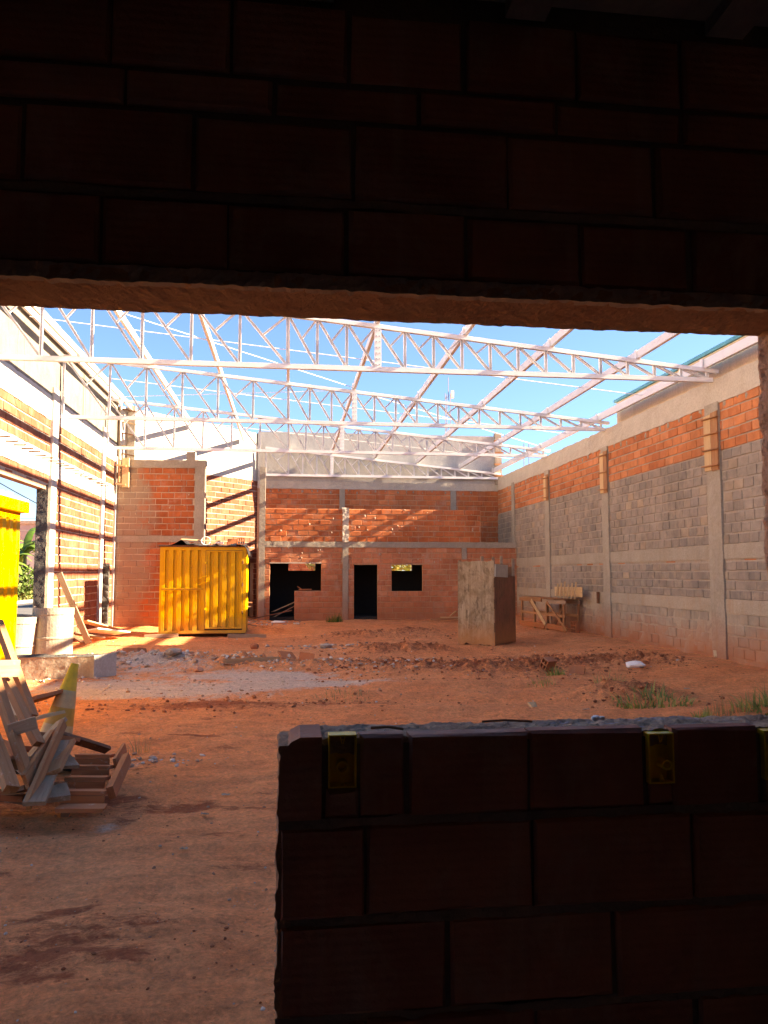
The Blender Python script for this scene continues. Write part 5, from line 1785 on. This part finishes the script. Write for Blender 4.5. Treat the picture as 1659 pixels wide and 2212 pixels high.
# ------------------------------------------------------------------ outside: banana plants, verge, houses, wires
def banana(x, y, z, h, label, seed):
    r = random.Random(seed)
    e = empty('banana_plant', (x, y, z))
    tag(e, label, 'banana plant', 'banana plants beyond the gateway')
    MB().tube([(0, 0, 0), (.05, 0, h * .3), (.02, .05, h * .55)], [.16, .13, .09], 8).build('stem', 'stem', e, smooth=True)
    for k in range(10):
        a = k * 2.4 + r.uniform(-.4, .4)
        L = h * r.uniform(.45, .62)
        upn = r.uniform(.5, 1.5)
        vs, fs = [], []
        n = 8
        for i in range(n + 1):
            t = i / n
            d = L * t * (.35 + .35 * t)
            zz = h * .5 + L * (t * upn - .95 * t * t)
            w = .28 * math.sin(math.pi * min(1, t * .92 + .06)) ** .7 * (1 + r.uniform(-.2, .2))
            cx, cy = d * math.cos(a), d * math.sin(a)
            sx, sy = -math.sin(a) * w, math.cos(a) * w
            vs += [(cx - sx, cy - sy, zz - w * .35), (cx, cy, zz), (cx + sx, cy + sy, zz - w * .35)]
        for i in range(n):
            b = i * 3
            fs += [(b, b + 1, b + 4, b + 3), (b + 1, b + 2, b + 5, b + 4)]
        MB().add(vs, fs).build('leaf', 'leaf', e, smooth=True)


for k, (x, y, h, lab) in enumerate(((-16.6, 51, 5.6, 'banana plant with upright leaves nearest the yellow container'), (-17.6, 54, 5.2, 'banana plant partly behind the upright one'), (-16.0, 55, 4.6, 'lower banana plant next to the dark gate jamb'),
                                 (-18.6, 52, 5.0, 'banana plant half hidden behind the yellow container'), (-17.2, 50, 3.8, 'short banana plant at the front of the clump'))):
    banana(x, y, .1, h, lab, 60 + k)


def leaf_mass(name, cx, cy, cz, rx, ry, rz, n, size, mat, label, cat='bush', seed=1):
    r = np.random.RandomState(seed)
    mb = MB()
    for _ in range(n):
        d = r.normal(size=3)
        d /= np.linalg.norm(d)
        q = r.rand() ** .4
        p = np.array([cx + d[0] * rx * q, cy + d[1] * ry * q, max(cz - rz + .02, cz + d[2] * rz * q)])
        a = r.normal(size=3)
        a /= np.linalg.norm(a)
        b = np.cross(a, d + r.normal(size=3) * .5)
        b /= np.linalg.norm(b)
        s = size * r.uniform(.5, 1.3)
        mb.add([p - a * s, p + b * s * .45, p + a * s, p - b * s * .45], [(0, 1, 2, 3)])
    o = mb.build(name, mat)
    return tag(o, label, cat)


leaf_mass('bush', -17.2, 50.5, 1.2, 2.6, 1.5, 1.2, 1500, .16, 'bushleaf', 'leafy undergrowth at the foot of the banana plants')
leaf_mass('bush', 4.6, 33.5, 2.4, 2.2, 1.2, 1.4, 1500, .14, 'grass', 'green foliage seen through the right window hole', seed=2)
leaf_mass('bush', 1.6, 33.5, 2.2, .9, .8, 1.3, 700, .12, 'grass', 'green foliage seen through the left window hole', seed=3)
hb = empty('garden_wall', (-4, 36, 0))
tag(hb, 'low brick garden wall seen through the left window hole', 'wall')
mb = MB()
slab(mb, -2, 5.2, 0, 2.4, .01, .2, [])
mb.build('mortar', 'mortar_red', hb)
brick_wall(hb, [(*q, 'brick_left', 0) for q in lay((3.0, 5.2, 1.3, 2.4), .4, .2)], 60)
# grass verge
mb = MB()
rg = random.Random(4)
for _ in range(9000):
    y = rg.uniform(30, 75)
    x = -.31 * y + rg.uniform(-3.5, 2.5)
    if x > -15.9:
        continue
    h = rg.uniform(.12, .45)
    a = rg.uniform(0, 6.28)
    w = .03
    mb.add([(x - w * math.cos(a), y - w * math.sin(a), -.05), (x + w * math.cos(a), y + w * math.sin(a), -.05), (x + rg.uniform(-.1, .1), y + rg.uniform(-.1, .1), h)], [(0, 1, 2)])
o = mb.build('verge_grass', 'grass')
tag(o, 'rough grass verge beyond the street', 'grass', kind='stuff')
e = empty('far_building', (-26, 76, 0))
tag(e, 'grey flat-roofed building behind the banana plants', 'building')
MB().box(-34, -18, 76, 86, 0, 6.4).build('wall', 'plaster_grey', e, world=True)
MB().box(-34.2, -17.8, 75.8, 86.2, 6.402, 6.7).build('roof', 'concrete', e, world=True)
e = empty('street_shade_block', (-3, 36, 0))  # unseen block added only to throw a shadow band across the road
tag(e, 'unseen block added past the rear wall to shade a strip of the street', 'building')
MB().box(-6, 0, 41, 46, 0, 4.0).build('wall', 'plaster_beige', e, world=True)
MB().box(-6.2, .2, 40.8, 46.2, 4.002, 4.2).build('roof', 'concrete', e, world=True)
for k, (a, b, sag, lab) in enumerate((((-13.5, 25, 7.4), (-13.9, 62, 4.7), .5, 'thick dark power cable crossing the gateway sky'), ((-16, 45, 4.8), (-10, 60, 6.4), .2, 'thin rising cable in the gateway sky'), ((-16, 48, 4.3), (-10, 58, 4.9), .1, 'lower thin cable in the gateway sky'))):
    pts_ = []
    for i in range(13):
        t = i / 12
        p = Vector(a).lerp(Vector(b), t)
        p.z -= sag * 4 * t * (1 - t)
        pts_.append(p)
    tag(MB().tube(pts_, .03 if k == 0 else .012, 5).build('power_cable', 'black'), lab, 'cable', 'cables beyond the gateway')
# distant lattice mast
e = empty('antenna_mast', (14.6, 70, 0))
tag(e, 'thin distant antenna mast rising behind the rear parapet', 'mast')
mb = MB()
for dx, dy in ((-.25, -.2), (.25, -.2), (0, .25)):
    mb.tube([(14.6 + dx, 70 + dy, 0), (14.6 + dx, 70 + dy, 18.6)], .03, 5)
for k in range(36):
    z = .5 + k * .5
    mb.bar((14.35, 69.8, z), (14.85, 69.8, z + .5 * (k % 2)), .025, .025)
    mb.bar((14.35, 69.8, z), (14.6, 70.25, z + .5), .025, .025)
mb.build('lattice', 'steel_dark', e, world=True)
MB().tube([(14.7, 70, 18), (14.7, 70, 20.2)], .03, 5).build('whip_antenna', 'steel_dark', e, world=True)
MB().box(14.95, 15.2, 69.8, 70.1, 18.2, 18.9).build('panel_antenna', 'white', e, world=True)
# rebar at the right rear corner
for k, (x, y) in enumerate(((XR + .12, 25.6), (XR + .2, 25.3))):
    tag(MB().tube([(x, y, 5.2), (x + .01, y, 6.2)], .012, 5).build('starter_bar', 'rust'), 'rusty starter bar sticking up from the right wall top, %s' % ('left one' if k == 0 else 'right one'), 'rebar')
